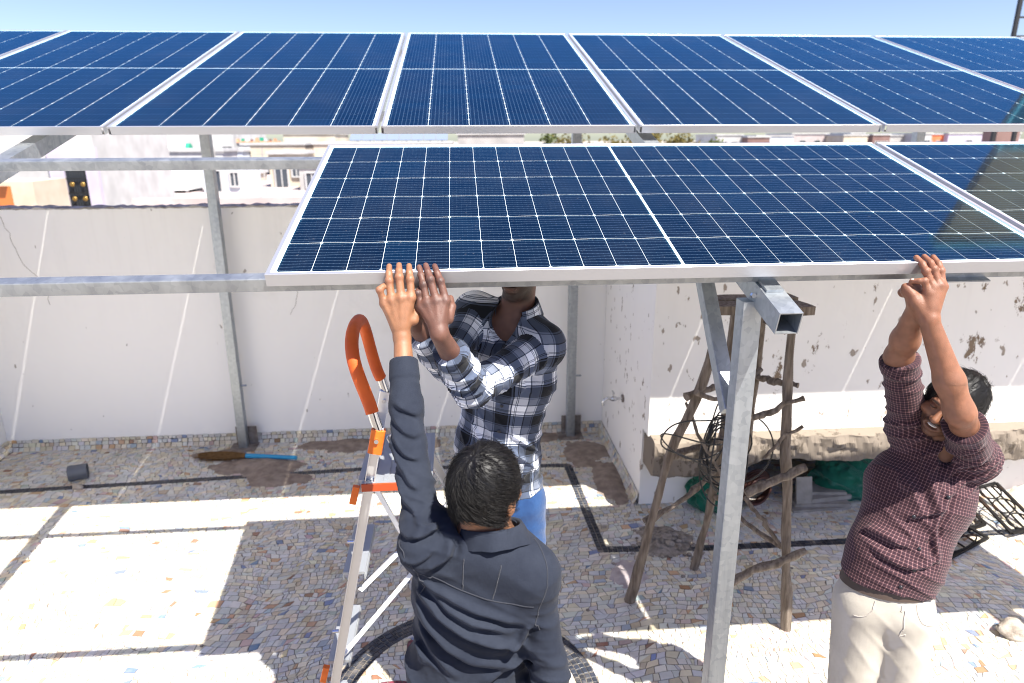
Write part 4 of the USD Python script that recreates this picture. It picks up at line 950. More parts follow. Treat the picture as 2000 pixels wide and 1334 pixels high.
hrP = dict(wrist=(-.130, 1.925, 1.935), back=(-.3, .9, .3), kn=(.05, .032, .03), fingers=[((-.155, 1.895, 2.0), (-.155, 1.868, 2.024), (-.150, 1.846, 2.02)), ((-.137, 1.900, 2.004), (-.136, 1.870, 2.026), (-.132, 1.846, 2.022)), ((-.119, 1.905, 2.002), (-.116, 1.874, 2.025), (-.114, 1.850, 2.02)), ((-.103, 1.908, 1.995), (-.100, 1.880, 2.018), (-.100, 1.858, 2.015))])
JP['hands'] = dict(L=hand_sdf(handP), R=hand_sdf(hrP)); JP['hand_specs'] = [handP, hrP]
bP = A3(.125, 2.29, 0.315)
pP = person('man in black and white plaid shirt behind the front panel, his face hidden by it', bP)
fP = body_sdf(JP)
V, F = fine_and_coarse(fP, (-.24, 1.70, .30), (.42, 2.45, 2.19), .009, [((-.135, 1.735, 1.845), (.02, 1.885, 2.15), .0022), ((.07, 2.09, 1.86), (.32, 2.38, 2.18), .0035)])
put('body', V, F, 'skin', pP, bP, col=skin_tint(V, (.125, .058, .040), JP, .85, .8))
for k in (0, 1, 2): nail(handP, k, pP, bP)
aP = unit(A3(*JP['elL']) - A3(*JP['shL'])); aP2 = unit(A3(*JP['wrL']) - A3(*JP['elL']))
fwP = unit(np.cross((0, 0, 1), unit(A3(*JP['shR']) - A3(*JP['shL'])))); fwP = fwP if fwP[1] < 0 else -fwP
vP = lambda p: smin(cap(p, A3(*JP['neck']) + fwP * .07, A3(*JP['neck']) + fwP * .125 + A3(0, 0, -.085), .046, .010), cap(p, A3(*JP['neck']) + A3(0, 0, .03), A3(*JP['neck']) + fwP * .09, .062, .05), .02)
sP = shirt_sdf(JP, .024, {'L': ('full', .72), 'R': ('full', .85)}, 1.215, [
    masked(lambda p: folds(p, (.75, 0, .65), 58, .0170, 4, 1.8, 3), (.12, 2.18, 1.50), (.26, .3, .24)),
    masked(lambda p: folds(p, aP + A3(.3, 0, .3), 70, .0165, 9, 2.2, 4), (.10, 2.02, 1.73), (.22, .16, .14)),
    masked(lambda p: folds(p, aP2 + A3(.3, .2, 0), 80, .0150, 11, 2.0, 5), (0.0, 1.90, 1.79), (.10, .12, .14)),
    masked(lambda p: folds(p, (.6, 0, -.8), 65, .013, 17, 1.6, 4), (.12, 2.18, 1.30), (.25, .3, .12))], neck_r=.066, vcut=vP, sleeve_g=.017)
V, F = nets(sP, (-.26, 1.74, 1.18), (.45, 2.47, 1.99), .0046); V = relax(V, F, 2)
put('shirt', V, F, 'plaid_cloth', pP, bP, uvc=cloth_uv(V, F, JP, 'LR'))
collar(pP, bP, A3(.188, 2.262, 1.884), (.0, -.10, 1), tuple(fwP), .070, 'plaid_cloth', open_=.75, tip=.055, h=.034, uvs=True, drop=.012)
for z, x in ((1.70, .100), (1.63, .090), (1.55, .080), (1.47, .072), (1.39, .068), (1.31, .066)):
    c = on_surface(sP, [(x, 2.10, z)], .001)[0]; t = trimesh.creation.cylinder(.0062, .004, sections=14); R_ = trimesh.geometry.align_vectors((0, 0, 1), (-.3, -1, .1)); t.apply_transform(R_); t.apply_translation(c)
    put('button', np.array(t.vertices), np.array(t.faces), 'button_dark', pP, bP)
tP = trousers_sdf(JP, .014, 1.27, .022, [masked(lambda p: folds(p, (.2, 0, 1), 60, .006, 3, 1.6, 4), (.13, 2.25, 1.0), (.3, .3, .3))])
V, F = nets(tP, (-.12, 2.05, .37), (.38, 2.5, 1.29), .009); V = relax(V, F, 2); put('jeans', V, F, 'blue_jeans', pP, bP); shoes(JP, pP, bP, 'leather')
V, F = hair_cap(headP, lambda q: smax(smax(-.01 - .8 * (q[:, 1] + .02) - q[:, 2], q[:, 1] - .065, .02), -.07 - q[:, 2], .02), .012, .005, 7, .005); put('hair', V, F, 'hair_black', pP, bP)

# ---- the man in the maroon checked shirt at the right
headR_c = A3(1.528, 1.895, 1.640)
handR = dict(wrist=(1.318, 1.776, 1.955), back=(.45, -.88, .1), kn=(.17, .08, .055), fingers=[
    ((1.354, 1.796, 2.045), (1.351, 1.811, 2.088), (1.352, 1.852, 2.120)), ((1.339, 1.792, 2.050), (1.328, 1.809, 2.094), (1.327, 1.855, 2.121)),
    ((1.324, 1.794, 2.043), (1.306, 1.809, 2.088), (1.300, 1.850, 2.120)), ((1.312, 1.792, 2.027), (1.297, 1.797, 2.062), (1.272, 1.812, 2.060))],
    thumb=((1.300, 1.785, 1.975), (1.283, 1.800, 2.004), (1.276, 1.818, 2.026)))
headR = dict(c=headR_c, R=head_frame((-.80, -.56, -.02), (.58, .02, .80)), s=.93, smile=True)
JR = dict(neck=(1.580, 1.95, 1.478), chest=(1.512, 1.945, 1.315), waist=(1.425, 1.885, 1.115), pelvis=(1.388, 1.865, .985), shR=(1.468, 1.985, 1.530), shL=(1.635, 1.885, 1.462), elR=(1.352, 1.93, 1.795), wrR=(1.305, 1.815, 1.990),
    elL=(1.437, 1.745, 1.682), wrL=(1.318, 1.776, 1.950), hipR=(1.325, 1.875, .92), hipL=(1.452, 1.835, .915), knR=(1.328, 1.86, .50), knL=(1.482, 1.79, .50), anR=(1.345, 1.88, .085), anL=(1.50, 1.82, .085), foot=(-.5, -1, 0), head=headR, build=.93, arm=.94)
hrR = dict(wrist=(1.305, 1.815, 1.985), back=(-.2, .9, -.3), kn=(.17, .08, .055), fingers=[((1.268, 1.822, 2.030), (1.272, 1.846, 2.020), (1.285, 1.852, 2.010)), ((1.283, 1.835, 2.035), (1.287, 1.862, 2.020), (1.296, 1.858, 2.006)), ((1.300, 1.845, 2.035), (1.305, 1.872, 2.020), (1.310, 1.866, 2.006)), ((1.316, 1.848, 2.030), (1.322, 1.872, 2.015), (1.324, 1.864, 2.002))], thumb=((1.285, 1.800, 2.0), (1.275, 1.806, 2.022), (1.262, 1.824, 2.042)))
JR['hands'] = dict(L=hand_sdf(handR), R=hand_sdf(hrR)); JR['hand_specs'] = [handR, hrR]
bR = A3(1.39, 1.86, 0)
pR = person('smiling man in maroon checked shirt and cream trousers, both arms raised to the front rail', bR)
fR = body_sdf(JR)
V, F = fine_and_coarse(fR, (1.15, 1.55, -.01), (1.80, 2.18, 2.17), .009, [((1.215, 1.66, 1.785), (1.50, 2.0, 2.15), .0024), ((1.385, 1.75, 1.475), (1.70, 2.06, 1.77), .0028)])
put('body', V, F, 'skin', pR, bR, col=skin_tint(V, (.215, .094, .052), JR, .55, .5))
for k in (0, 1, 2, 3): nail(handR, k, pR, bR)
tp = lambda q: headR['c'] + headR['R'].T @ (A3(*q) * .96)
Vt_, Ft_ = nets(lambda p: smax(ell((p - headR['c']) @ headR['R'].T / .96, (0, .070, -.0550), (.0195, .0195, .0056)), -9 * np.ones(len(p)), .001) * .96, tp((0, .07, -.055)) - .03, tp((0, .07, -.055)) + .03, .0016, 3); put('teeth', Vt_, Ft_, 'teeth', pR, bR)
aR = unit(A3(*JR['elR']) - A3(*JR['shR'])); aRL = unit(A3(*JR['elL']) - A3(*JR['shL']))
fwR = unit(np.cross((0, 0, 1), unit(A3(*JR['shR']) - A3(*JR['shL'])))); fwR = fwR if fwR[1] < 0 else -fwR
vR = lambda p: cap(p, A3(*JR['neck']) + fwR * .06 + A3(0, 0, .02), A3(*JR['neck']) + fwR * .095 + A3(-.01, 0, -.025), .044, .012)
R_FOLDS = [[(1.276, 1.76, 1.598), (1.262, 1.76, 1.481), (1.20, 1.76, 1.374)], [(1.346, 1.76, 1.542), (1.420, 1.76, 1.474), (1.481, 1.76, 1.482)], [(1.335, 1.76, 1.489), (1.369, 1.76, 1.410), (1.440, 1.76, 1.362)], [(1.429, 1.76, 1.539), (1.474, 1.76, 1.405), (1.485, 1.76, 1.291)], [(1.515, 1.76, 1.358), (1.483, 1.76, 1.245), (1.492, 1.76, 1.138)], [(1.538, 1.76, 1.402), (1.489, 1.76, 1.325), (1.390, 1.76, 1.285)],
    [(1.215, 1.76, 1.259), (1.316, 1.76, 1.219), (1.435, 1.76, 1.213)], [(1.230, 1.76, 1.631), (1.298, 1.76, 1.586), (1.322, 1.76, 1.500)], [(1.496, 1.76, 1.174), (1.415, 1.76, 1.143), (1.300, 1.76, 1.185)], [(1.545, 1.76, 1.577), (1.500, 1.76, 1.492), (1.491, 1.76, 1.427)], [(1.601, 1.76, 1.510), (1.540, 1.76, 1.447), (1.506, 1.76, 1.404)]]
sR = shirt_sdf(JR, .017, {'L': ('up', .74), 'R': ('up', .98)}, 1.034, [creases(R_FOLDS, .0115, .0100, lambda p: p[:, 1] < 1.90),
    masked(lambda p: folds(p, (.35, 0, .93), 55, .0105, 4, 1.8, 3), (1.45, 1.80, 1.20), (.26, .3, .26)),
    masked(lambda p: folds(p, (.9, .3, .1), 60, .012, 24, 1.5, 3), (1.40, 1.82, 1.38), (.14, .3, .2)),
    masked(lambda p: folds(p, aR + A3(.3, .2, 0), 70, .014, 9, 2.2, 5), (1.42, 1.95, 1.64), (.12, .16, .15)),
    masked(lambda p: folds(p, aRL + A3(0, .3, .3), 70, .014, 11, 2.2, 5), (1.60, 1.86, 1.49), (.15, .16, .13))], neck_r=.064, vcut=vR, sleeve_g=.013, hem_slope=(-.12, 0))
V, F = nets(sR, (1.12, 1.58, 1.0), (1.82, 2.20, 1.88), .0046); V = relax(V, F, 2)
put('shirt', V, F, 'maroon_check_cloth', pR, bR, uvc=cloth_uv(V, F, JR, 'LR'))
collar(pR, bR, A3(1.580, 1.945, 1.500), (.10, -.15, 1), tuple(fwR), .070, 'maroon_check_cloth', open_=.7, tip=.035, h=.030, uvs=True, drop=.012)
for z, x in ((1.40, 1.475), (1.33, 1.44), (1.26, 1.41), (1.185, 1.385), (1.115, 1.365)):
    c = on_surface(sR, [(x, 1.70, z)], .001)[0]; t = trimesh.creation.cylinder(.0058, .004, sections=14); t.apply_transform(trimesh.geometry.align_vectors((0, 0, 1), (-.45, -.9, .1))); t.apply_translation(c)
    put('button', np.array(t.vertices), np.array(t.faces), 'button_dark', pR, bR)
tR = trousers_sdf(JR, .006, 1.075, .008, [masked(lambda p: folds(p, (.75, 0, .65), 42, .0050, 3, 1.2, 2.5), (1.34, 1.75, .86), (.14, .3, .16)), masked(lambda p: folds(p, (-.6, 0, .8), 46, .0045, 13, 1.2, 2.5), (1.46, 1.75, .84), (.13, .3, .18)), masked(lambda p: folds(p, (.2, 0, .98), 55, .0045, 5, 1.6, 3), (1.39, 1.75, .48), (.3, .3, .2))])
V, F = nets(tR, (1.10, 1.55, .06), (1.70, 2.15, 1.10), .0065); V = relax(V, F, 2); put('trousers', V, F, 'cream_trousers', pR, bR); shoes(JR, pR, bR, 'leather')
def ring_on(f, ctr, z, n=60, tilt=(0, 0)):
    P = []
    for a in np.linspace(0, 2 * np.pi, n):
        o = A3(*ctr) ; o[2] = z; d = A3(math.cos(a), math.sin(a), 0); t = np.linspace(.02, .35, 160); q = o + d * t[:, None]; q[:, 2] += tilt[0] * (q[:, 0] - o[0]) + tilt[1] * (q[:, 1] - o[1]); v = f(q); k = np.argmax(v > 0); P.append(q[k])
    return np.array(P)
def belt(parent, base, f, ctr, z, w=.034, m='leather'):
    lo, hi = ring_on(f, ctr, z - w / 2), ring_on(f, ctr, z + w / 2); c = A3(*ctr)
    out = lambda P: P + (P - c) * A3(1, 1, 0) / np.linalg.norm((P - c) * A3(1, 1, 0), axis=1)[:, None] * .004
    lo, hi = out(lo), out(hi); n = len(lo); V = np.vstack([lo, hi]); F = np.array([(i, i + 1, n + i + 1) for i in range(n - 1)] + [(i, n + i + 1, n + i) for i in range(n - 1)])
    put('belt', V, F, m, parent, base)
belt(pR, bR, tR, (1.395, 1.867, 1.04), 1.035)
for pts in ([(1.372, 1.70, 1.03), (1.376, 1.70, .96), (1.384, 1.72, .89)], [(1.285, 1.74, 1.03), (1.272, 1.75, .97), (1.245, 1.80, .945)], [(1.435, 1.70, 1.03), (1.455, 1.70, .965), (1.50, 1.73, .94), (1.53, 1.78, .94)], [(1.53, 1.80, 1.0), (1.545, 1.80, .8), (1.545, 1.78, .6), (1.55, 1.78, .4)]):
    seam(pR, bR, tR, pts, 'trouser_seam', .0016, nm='stitching')
V, F = hair_cap(headR, lambda q: smax(smax(-.004 - .75 * (q[:, 1] + .02) - q[:, 2], q[:, 1] - .074 + .3 * np.maximum(0, .075 - q[:, 2]), .015), -.075 - q[:, 2], .02), .013, .006, 5, .0034); V = relax(V, F, 1)
put('hair', V, F, 'hair_black', pR, bR)
strands(pR, bR, V, F, headR, 3500, .034, 8, lambda q: np.stack([q[:, 0] * 2 - .1 * np.sign(q[:, 0] + .02), .5 + 0 * q[:, 0], -.3 + 0 * q[:, 0]], 1) + A3(.2, 0, 0), .00042, .0045)
# low stool under the man in plaid
st = thing('low_stool', 'low wooden stool under the feet of the man in plaid', 'stool', loc=(.125, 2.26, 0))
for k in range(3): obj('seat_board', box(-.22, .22, -.15 + .1 * k + .004, -.05 + .1 * k - .004, .285, .31), 'old_wood', st)
for sx in (-1, 1):
    for sy_ in (-1, 1): obj('leg', bar((sx * .2, sy_ * .12, 0), (sx * .17, sy_ * .10, .285), .045, .045), 'old_wood', st)

# ------------------------------------------------------------------ step ladder
mat('polished_aluminium', {'g': ('geometry', {}), 'mp': ('mapping', {'scale': (30, 30, 1.2)}), 'n': ('noise_texture', {'scale': 6, 'detail': 4}), 'rr': ('map_range', {'from_min': .3, 'from_max': .7, 'to_min': .10, 'to_max': .24}),
    'p': ('principled_bsdf', {'base_color': (.62, .63, .65), 'metallic': 1.0})}, [('g.position', 'mp.vector'), ('mp.vector', 'n.vector'), ('n.fac', 'rr.value'), ('rr.result', 'p.roughness')])
noisy('orange_plastic', (.62, .115, .012), (.80, .17, .018), 14, .42, bump=.12, spec=.4)
noisy('orange_foam', (.50, .075, .010), (.68, .12, .014), 10, .62, bump=.3, dist=.004, bscale=160)
plain('stile_aluminium', (.70, .71, .73), .24, .8)
plain('step_aluminium', (.40, .42, .44), .5, .6)
plain('white_bar', (.78, .79, .80), .35, .3)
ld = thing('step_ladder', 'aluminium step ladder with orange padded handle beside the stretched arm of the near man', 'ladder', loc=(-.35, 2.15, 0))
LB = A3(-.35, 2.15, 0)
def lad(name, m, mt, label=None, smooth=35):
    m = m.copy(); m.apply_translation(-LB); return obj(name, m, mt, ld, label, smooth=smooth)
JX = lambda z: -.267 - .2165 * (1.571 - z)
def channel(a, b, w=.031, d=.022, t=.003, hint=(0, 1, 0)):
    a, b = A3(*a), A3(*b); x, y, dd = frame_of(b - a, hint); L = np.linalg.norm(b - a)
    pr = Polygon([(-w / 2, -d / 2), (w / 2, -d / 2), (w / 2, d / 2), (w / 2 - t, d / 2), (w / 2 - t, -d / 2 + t), (-w / 2 + t, -d / 2 + t), (-w / 2 + t, d / 2), (-w / 2, d / 2)])
    m = trimesh.creation.extrude_polygon(pr, L, engine='earcut'); T = np.eye(4); T[:3, 0], T[:3, 1], T[:3, 2], T[:3, 3] = x, y, dd, a; m.apply_transform(T); return m
for yy, dx in ((1.98, 0), (2.32, -.011)):
    lad('front_stile', channel((JX(.01) + dx, yy, .01), (JX(1.60) + dx, yy, 1.60), hint=(0, -1, 0)), 'stile_aluminium')
    lad('rear_leg', channel((-.228 + dx, yy + .02, 1.56), (.50 + dx, yy + .02, .01), .032, .020, hint=(0, -1, 0)), 'stile_aluminium')
    lad('foot', box(JX(0) + dx - .03, JX(0) + dx + .03, yy - .02, yy + .02, 0, .035), 'black_plastic'); lad('foot', box(.47 + dx, .53 + dx, yy, yy + .04, 0, .035), 'black_plastic')
    j = bar((JX(1.515) + dx, yy - .004, 1.515), (JX(1.592) + dx, yy - .004, 1.592), .044, .030, hint=(0, 1, 0), bev=.006); lad('joint_cap', j, 'orange_plastic' if dx == 0 else 'stile_aluminium')
    c = trimesh.creation.cylinder(.007, .046, sections=12); c.apply_transform(trimesh.transformations.rotation_matrix(math.pi / 2, (1, 0, 0))); c.apply_translation((JX(1.56) + dx, yy - .004, 1.56)); lad('rivet', c, 'polished_aluminium')
    lad('handle_tube', tube([(JX(1.59) + dx, yy, 1.59), (-.272 + dx, yy, 1.62), (-.283 + dx, yy, 1.665)], .016, 12), 'polished_aluminium')
hp = spline([(-.279, 1.98, 1.645), (-.309, 1.98, 1.752), (-.327, 1.992, 1.822), (-.335, 2.05, 1.868), (-.336, 2.15, 1.884), (-.335, 2.25, 1.868), (-.331, 2.308, 1.822), (-.318, 2.32, 1.745), (-.290, 2.32, 1.640)], 48)
lad('handle_grip', tube(hp, .0205, 16, rough=0), 'orange_foam', smooth=True)
plat = box(-.325, -.105, 1.965, 2.335, 1.40, 1.415); lad('platform', plat, 'step_aluminium')
lad('platform_edge', box(-.325, -.105, 1.957, 1.967, 1.390, 1.414), 'orange_dark'); lad('platform_edge', box(-.336, -.319, 1.976, 2.334, 1.392, 1.422), 'step_aluminium')
for k in range(5): lad('platform_rib', box(-.30 + k * .042, -.285 + k * .042, 1.98, 2.325, 1.4155, 1.4185), 'step_aluminium')
for z in (1.06, .71, .36):
    x = JX(z); lad('step', cat([box(x - .036, x + .036, 2.003, 2.297, z, z + .010), box(x - .038, x - .033, 2.003, 2.297, z - .018, z), box(x + .033, x + .038, 2.003, 2.297, z - .018, z)]), 'step_aluminium')
for z in (1.36, .685):
    x = JX(z) - .036; lad('step_cap', bar((x - .008, 1.965, z - .012), (x + .008, 1.965, z + .046), .022, .018, hint=(0, 1, 0), bev=.004), 'orange_plastic')
for z in (1.20, .86): c = trimesh.creation.cylinder(.006, .02, sections=10); c.apply_transform(trimesh.transformations.rotation_matrix(math.pi / 2, (0, 1, 0))); c.apply_translation((JX(z) - .028, 1.98, z)); lad('bolt', c, 'polished_aluminium')
for a, b in (((-.432, 1.995, .752), (.03, 2.33, 1.135)), ((-.365, 2.02, .985), (-.05, 2.33, 1.145)), ((-.292, 2.0, 1.39), (-.215, 2.33, .93))):
    lad('stay_bar', bar(a, b, .019, .004, hint=(0, 0, 1)), 'white_bar')

for x, z in ((.845, 2.012), (.868, 1.985)):
    c = trimesh.creation.cylinder(.008, .012, sections=6); c.apply_transform(trimesh.transformations.rotation_matrix(math.pi / 2, (1, 0, 0))); c.apply_translation((x, 1.882, z)); obj('bolt', c, 'polished_aluminium', fr_)
for x in (-.2, .3, 1.1, 1.55):
    c = trimesh.creation.cylinder(.006, .010, sections=6); c.apply_transform(trimesh.transformations.rotation_matrix(math.pi / 2 + TILT_N, (1, 0, 0))); p_ = SL(x, .039, -.052); c.apply_translation(p_); obj('bolt', c, 'galvanised', fr_)

# ------------------------------------------------------------------ rough timber trestle with the cable on it
tr = thing('timber_trestle', 'tall rough trestle of weathered logs with a plank top beyond the near post', 'trestle', loc=(1.35, 3.1, 0))
TB = A3(1.35, 3.1, 0)
def log(name, pts, r0, r1, seed, n=9):
    r = np.random.default_rng(seed); p = spline(pts, 16) if len(pts) > 2 else np.linspace(A3(*pts[0]), A3(*pts[1]), 14)
    p = p + np.cumsum(r.normal(0, .0055, p.shape), 0) * np.sin(np.linspace(0, np.pi, len(p)))[:, None]
    rr = np.linspace(r0, r1, len(p)) * (1 + .14 * np.sin(np.linspace(0, 9, len(p)) + seed) + r.normal(0, .09, len(p)))
    m = tube(p, rr, n, rough=.07, seed=seed); m.apply_translation(-TB); obj(name, m, 'old_wood', tr, smooth=50)
log('leg', [(.885, 3.16, 0), (.965, 3.13, .42), (1.035, 3.12, .75), (1.16, 3.07, 1.25), (1.205, 3.05, 1.64)], .025, .022, 1)
log('leg', [(1.64, 2.87, 0), (1.625, 2.90, .42), (1.60, 2.94, .9), (1.565, 2.98, 1.35), (1.552, 3.0, 1.64)], .026, .021, 2)
log('leg', [(1.335, 3.42, 0), (1.36, 3.36, .45), (1.365, 3.30, 1.0), (1.36, 3.22, 1.63)], .024, .020, 3)
log('leg', [(1.60, 3.54, 0), (1.56, 3.44, .6), (1.52, 3.30, 1.2), (1.49, 3.2, 1.63)], .024, .020, 4)
for i, (a, b, r) in enumerate([((1.085, 3.06, 1.235), (1.52, 3.21, 1.315), .026), ((1.11, 3.00, 1.285), (1.40, 2.99, 1.165), .020), ((1.49, 3.2, 1.285), (1.615, 3.0, 1.30), .022), ((1.36, 2.93, 1.165), (1.615, 2.93, 1.262), .021), ((1.03, 3.17, .855), (1.40, 3.29, .905), .027),
        ((1.33, 2.83, .822), (1.615, 2.84, .945), .027), ((.96, 3.18, .455), (1.36, 3.30, .700), .018), ((1.30, 2.85, .315), (1.672, 2.84, .490), .028), ((1.46, 3.12, .64), (1.63, 2.95, .41), .017), ((1.10, 3.10, 1.19), (1.30, 3.05, .80), .012), ((1.46, 2.95, .95), (1.61, 2.90, 1.13), .012), ((1.35, 3.36, .55), (1.62, 2.98, .42), .020), ((.95, 3.19, .48), (1.36, 3.38, .62), .020)]):
    log('rung', [a, b], r * .74, r * .66, 20 + i, 8)
for i, (x0, x1, y0, y1, z) in enumerate([(1.165, 1.36, 2.97, 3.09, 1.665), (1.19, 1.62, 3.10, 3.20, 1.67), (1.44, 1.625, 2.95, 3.08, 1.66)]):
    m = box(x0, x1, y0, y1, z, z + .042).subdivide().subdivide(); m.vertices += .006 * (np.stack([noise(m.vertices * 14, s) for s in (1, 2, 3)], 1) - .5)
    m.apply_transform(trimesh.transformations.rotation_matrix((-.10, .05, .16)[i], (0, 0, 1), ((x0 + x1) / 2, (y0 + y1) / 2, 0))); m.apply_translation(-TB); obj('plank', m, 'old_wood', tr)
m = box(1.40, 1.50, 2.93, 2.98, 1.60, 1.655); m.apply_transform(trimesh.transformations.rotation_matrix(.5, (0, 1, 0), (1.45, 2.95, 1.62))); m.apply_translation(-TB); obj('plank', m, 'old_wood', tr, label='splintered pale plank end')
r = np.random.default_rng(3); lp = []
plain('black_rubber', (.012, .012, .013), .45)
for k in range(11):
    cx, cz, rx, rz = 1.315 + r.normal(0, .016), .915 + r.normal(0, .03), .085 + r.normal(0, .022), .175 + r.normal(0, .035); yy = 3.10 + r.normal(0, .03); ph = r.uniform(0, 6)
    a = np.linspace(0, 2 * np.pi, 34) + ph; lp.append(tube(np.stack([cx + rx * np.cos(a) + .012 * np.sin(3 * a), yy + .03 * np.sin(2 * a + k), cz + rz * np.sin(a)], 1), .0042, 6))
lp.append(tube(spline([(1.33, 3.1, 1.13), (1.18, 3.03, 1.12), (.96, 2.97, 1.09), (.945, 2.97, 1.05), (1.05, 3.0, .96), (1.22, 3.05, .86), (1.32, 3.08, .83)], 40), .004, 6))
lp.append(tube(spline([(1.33, 3.1, 1.02), (1.15, 3.0, 1.02), (.94, 2.96, 1.08), (1.0, 2.98, 1.0), (1.12, 3.0, .93), (1.30, 3.06, .95)], 40), .004, 6))
lp.append(tube(spline([(1.33, 3.08, 1.1), (1.44, 3.0, 1.13), (1.51, 2.98, 1.02), (1.50, 2.98, .90), (1.42, 3.0, .80), (1.34, 3.05, .78)], 40), .004, 6))
for k in range(4): lp.append(tube(spline([(1.335 + .01 * k, 3.08, 1.2), (1.325 + .012 * k, 3.07, .95), (1.335 + .008 * k, 3.09, .72), (1.33 + .02 * k, 3.08, .56 - .04 * k)], 20), .0042, 6))
m = cat(lp); cb = thing('cable_coil', 'tangled coil of black cable hanging on the timber trestle', 'cable', loc=(1.32, 3.08, .5)); m.apply_translation((-1.32, -3.08, -.5)); obj('cable', m, 'black_rubber', cb, smooth=True)

# ------------------------------------------------------------------ small things lying about
def lump(c, r, seed, amp=.35, sub=3, flat=1.0):
    m = trimesh.creation.icosphere(sub, 1.0); v = m.vertices.copy(); d = 1 + amp * (fbm(v * 1.6 + seed * 7.1, 4, seed) - .5) * 2
    m.vertices = v * d[:, None] * np.asarray(r) ; m.vertices[:, 2] = np.maximum(m.vertices[:, 2], -r[2] * .45); m.apply_translation((c[0], c[1], c[2] + r[2] * .45)); return m
noisy('stone', (.26, .22, .18), (.44, .39, .33), 24, .9, bump=.8, dist=.006)
obj('stone', lump((2.79, 2.74, .004), (.095, .06, .055), 5), 'stone', None, 'rough grey-brown stone on the sunlit mosaic at the right edge', 'stone', smooth=35)
# heap of crumbled mortar under the trestle
r = np.random.default_rng(8); hp_ = []
for k in range(150):
    a, rad = r.uniform(0, 6.3), abs(r.normal(0, .13)); s = r.uniform(.005, .022) * (1.2 if rad < .1 else .8)
    hp_.append(lump((1.25 + rad * math.cos(a) * 1.2, 3.70 + rad * math.sin(a), max(0, .05 - rad * .28)), (s, s * r.uniform(.6, 1), s * r.uniform(.5, .9)), k, .4, 1))
obj('rubble', cat(hp_), 'rubble', None, 'small heap of grey rubble on the mosaic under the trestle', 'rubble', kind='stuff')
patch('dirt', 1.0, 1.55, 3.5, 3.95, 12, 'grey mortar dust around the rubble heap', m='rubble', thr=.40, h=.03, blobs=[(1.25, 3.70, .25, .2)])
pb = []
for k in range(70):
    x, y = (r.uniform(-3, 1.1), r.uniform(4.6, 5.4)) if k < 42 else (r.uniform(-1.5, 2.8), r.uniform(2.6, 4.0)); s = r.uniform(.004, .013)
    pb.append(lump((x, y, .005), (s, s * .8, s * .6), 300 + k, .4, 1))
obj('pebbles', cat(pb), 'rubble', None, 'scattered crumbs of mortar lying on the mosaic floor', 'pebbles', kind='stuff')
# broom
noisy('broom_fibre', (.10, .05, .015), (.24, .13, .045), 40, .9, bump=.6, stretch=(1, 6, 6))
plain('blue_plastic', (.012, .26, .50), .4)
br = thing('broom', 'brown grass broom with bright blue handle lying by the wall', 'broom', loc=(-1.74, 5.13, .03))
BB = A3(-1.74, 5.13, .03)
m = tube([(-1.76, 5.14, .032), (-1.60, 5.115, .032), (-1.33, 5.075, .028)], [.019, .018, .016], 14); m.apply_translation(-BB); obj('handle', m, 'blue_plastic', br, smooth=50)
r = np.random.default_rng(5); fb = []
for k in range(90):
    a, s = r.uniform(0, 6.28), r.uniform(0, 1) ** .5; e = A3(-2.10 + r.normal(0, .03), 5.165 + math.cos(a) * s * .045, .030 + math.sin(a) * s * .024)
    q0 = A3(-1.755, 5.14 + math.cos(a) * s * .017, .032 + math.sin(a) * s * .017); md = q0 * .5 + e * .5 + A3(0, math.cos(a) * s * .022, math.sin(a) * s * .012); fb.append(tube(spline([q0, md, e], 6), [.0035, .0038, .0038, .0035, .003, .0015], 5))
m = cat(fb); m.apply_translation(-BB); obj('bristles', m, 'broom_fibre', br, kind='stuff')
m = tube([(-1.74, 5.137, .032), (-1.775, 5.1425, .032)], .0215, 14); m.apply_translation(-BB); obj('ferrule', m, 'broom_fibre', br, smooth=50)
# pipe offcut
plain('grey_pvc', (.10, .11, .13), .5)
pf = thing('pipe_piece', 'short grey plastic pipe offcut lying near the left end of the parapet', 'pipe', loc=(-2.90, 4.90, .06))
an = trimesh.creation.annulus(.052, .057, .125, sections=36); an.apply_transform(trimesh.transformations.rotation_matrix(math.pi / 2, (0, 1, 0))); an.apply_transform(trimesh.transformations.rotation_matrix(.35, (0, 0, 1))); obj('pipe_wall', an, 'grey_pvc', pf, smooth=40)
an = trimesh.creation.annulus(.0571, .0592, .02, sections=36); an.apply_transform(trimesh.transformations.rotation_matrix(math.pi / 2, (0, 1, 0))); an.apply_translation((-.045, 0, 0)); an.apply_transform(trimesh.transformations.rotation_matrix(.35, (0, 0, 1))); obj('socket_rim', an, 'grey_pvc', pf, smooth=40)
obj('clod', lump((-2.83, 4.74, .006), (.035, .022, .028), 15), 'stone', None, 'small brown clod lying on the black border line of the floor', 'clod', smooth=40)
# wall tap
tp_ = thing('water_tap', 'old chrome water tap sticking out of the flaking wall', 'tap', loc=(1.2, 4.74, .575))
def tpo(n, m, mt='polished_aluminium'): obj(n, m, mt, tp_, smooth=40)
tpo('pipe_stub', tube([(.01, 0, 0), (-.06, 0, 0)], .012, 14)); tpo('valve_body', tube([(-.055, 0, 0), (-.075, 0, 0), (-.10, 0, 0)], [.016, .021, .014], 14))
tpo('spout', tube(spline([(-.095, 0, 0), (-.13, 0, .002), (-.150, 0, -.015), (-.152, 0, -.05)], 14), .0115, 12)); tpo('handle', cat([tube([(-.078, 0, .015), (-.078, 0, .05)], .006, 10), tube([(-.078, -.03, .052), (-.078, .03, .052)], .006, 10)]))
tpo('wall_flange', tube([(.005, 0, 0), (-.012, 0, 0)], .03, 18), 'rusty_plate')
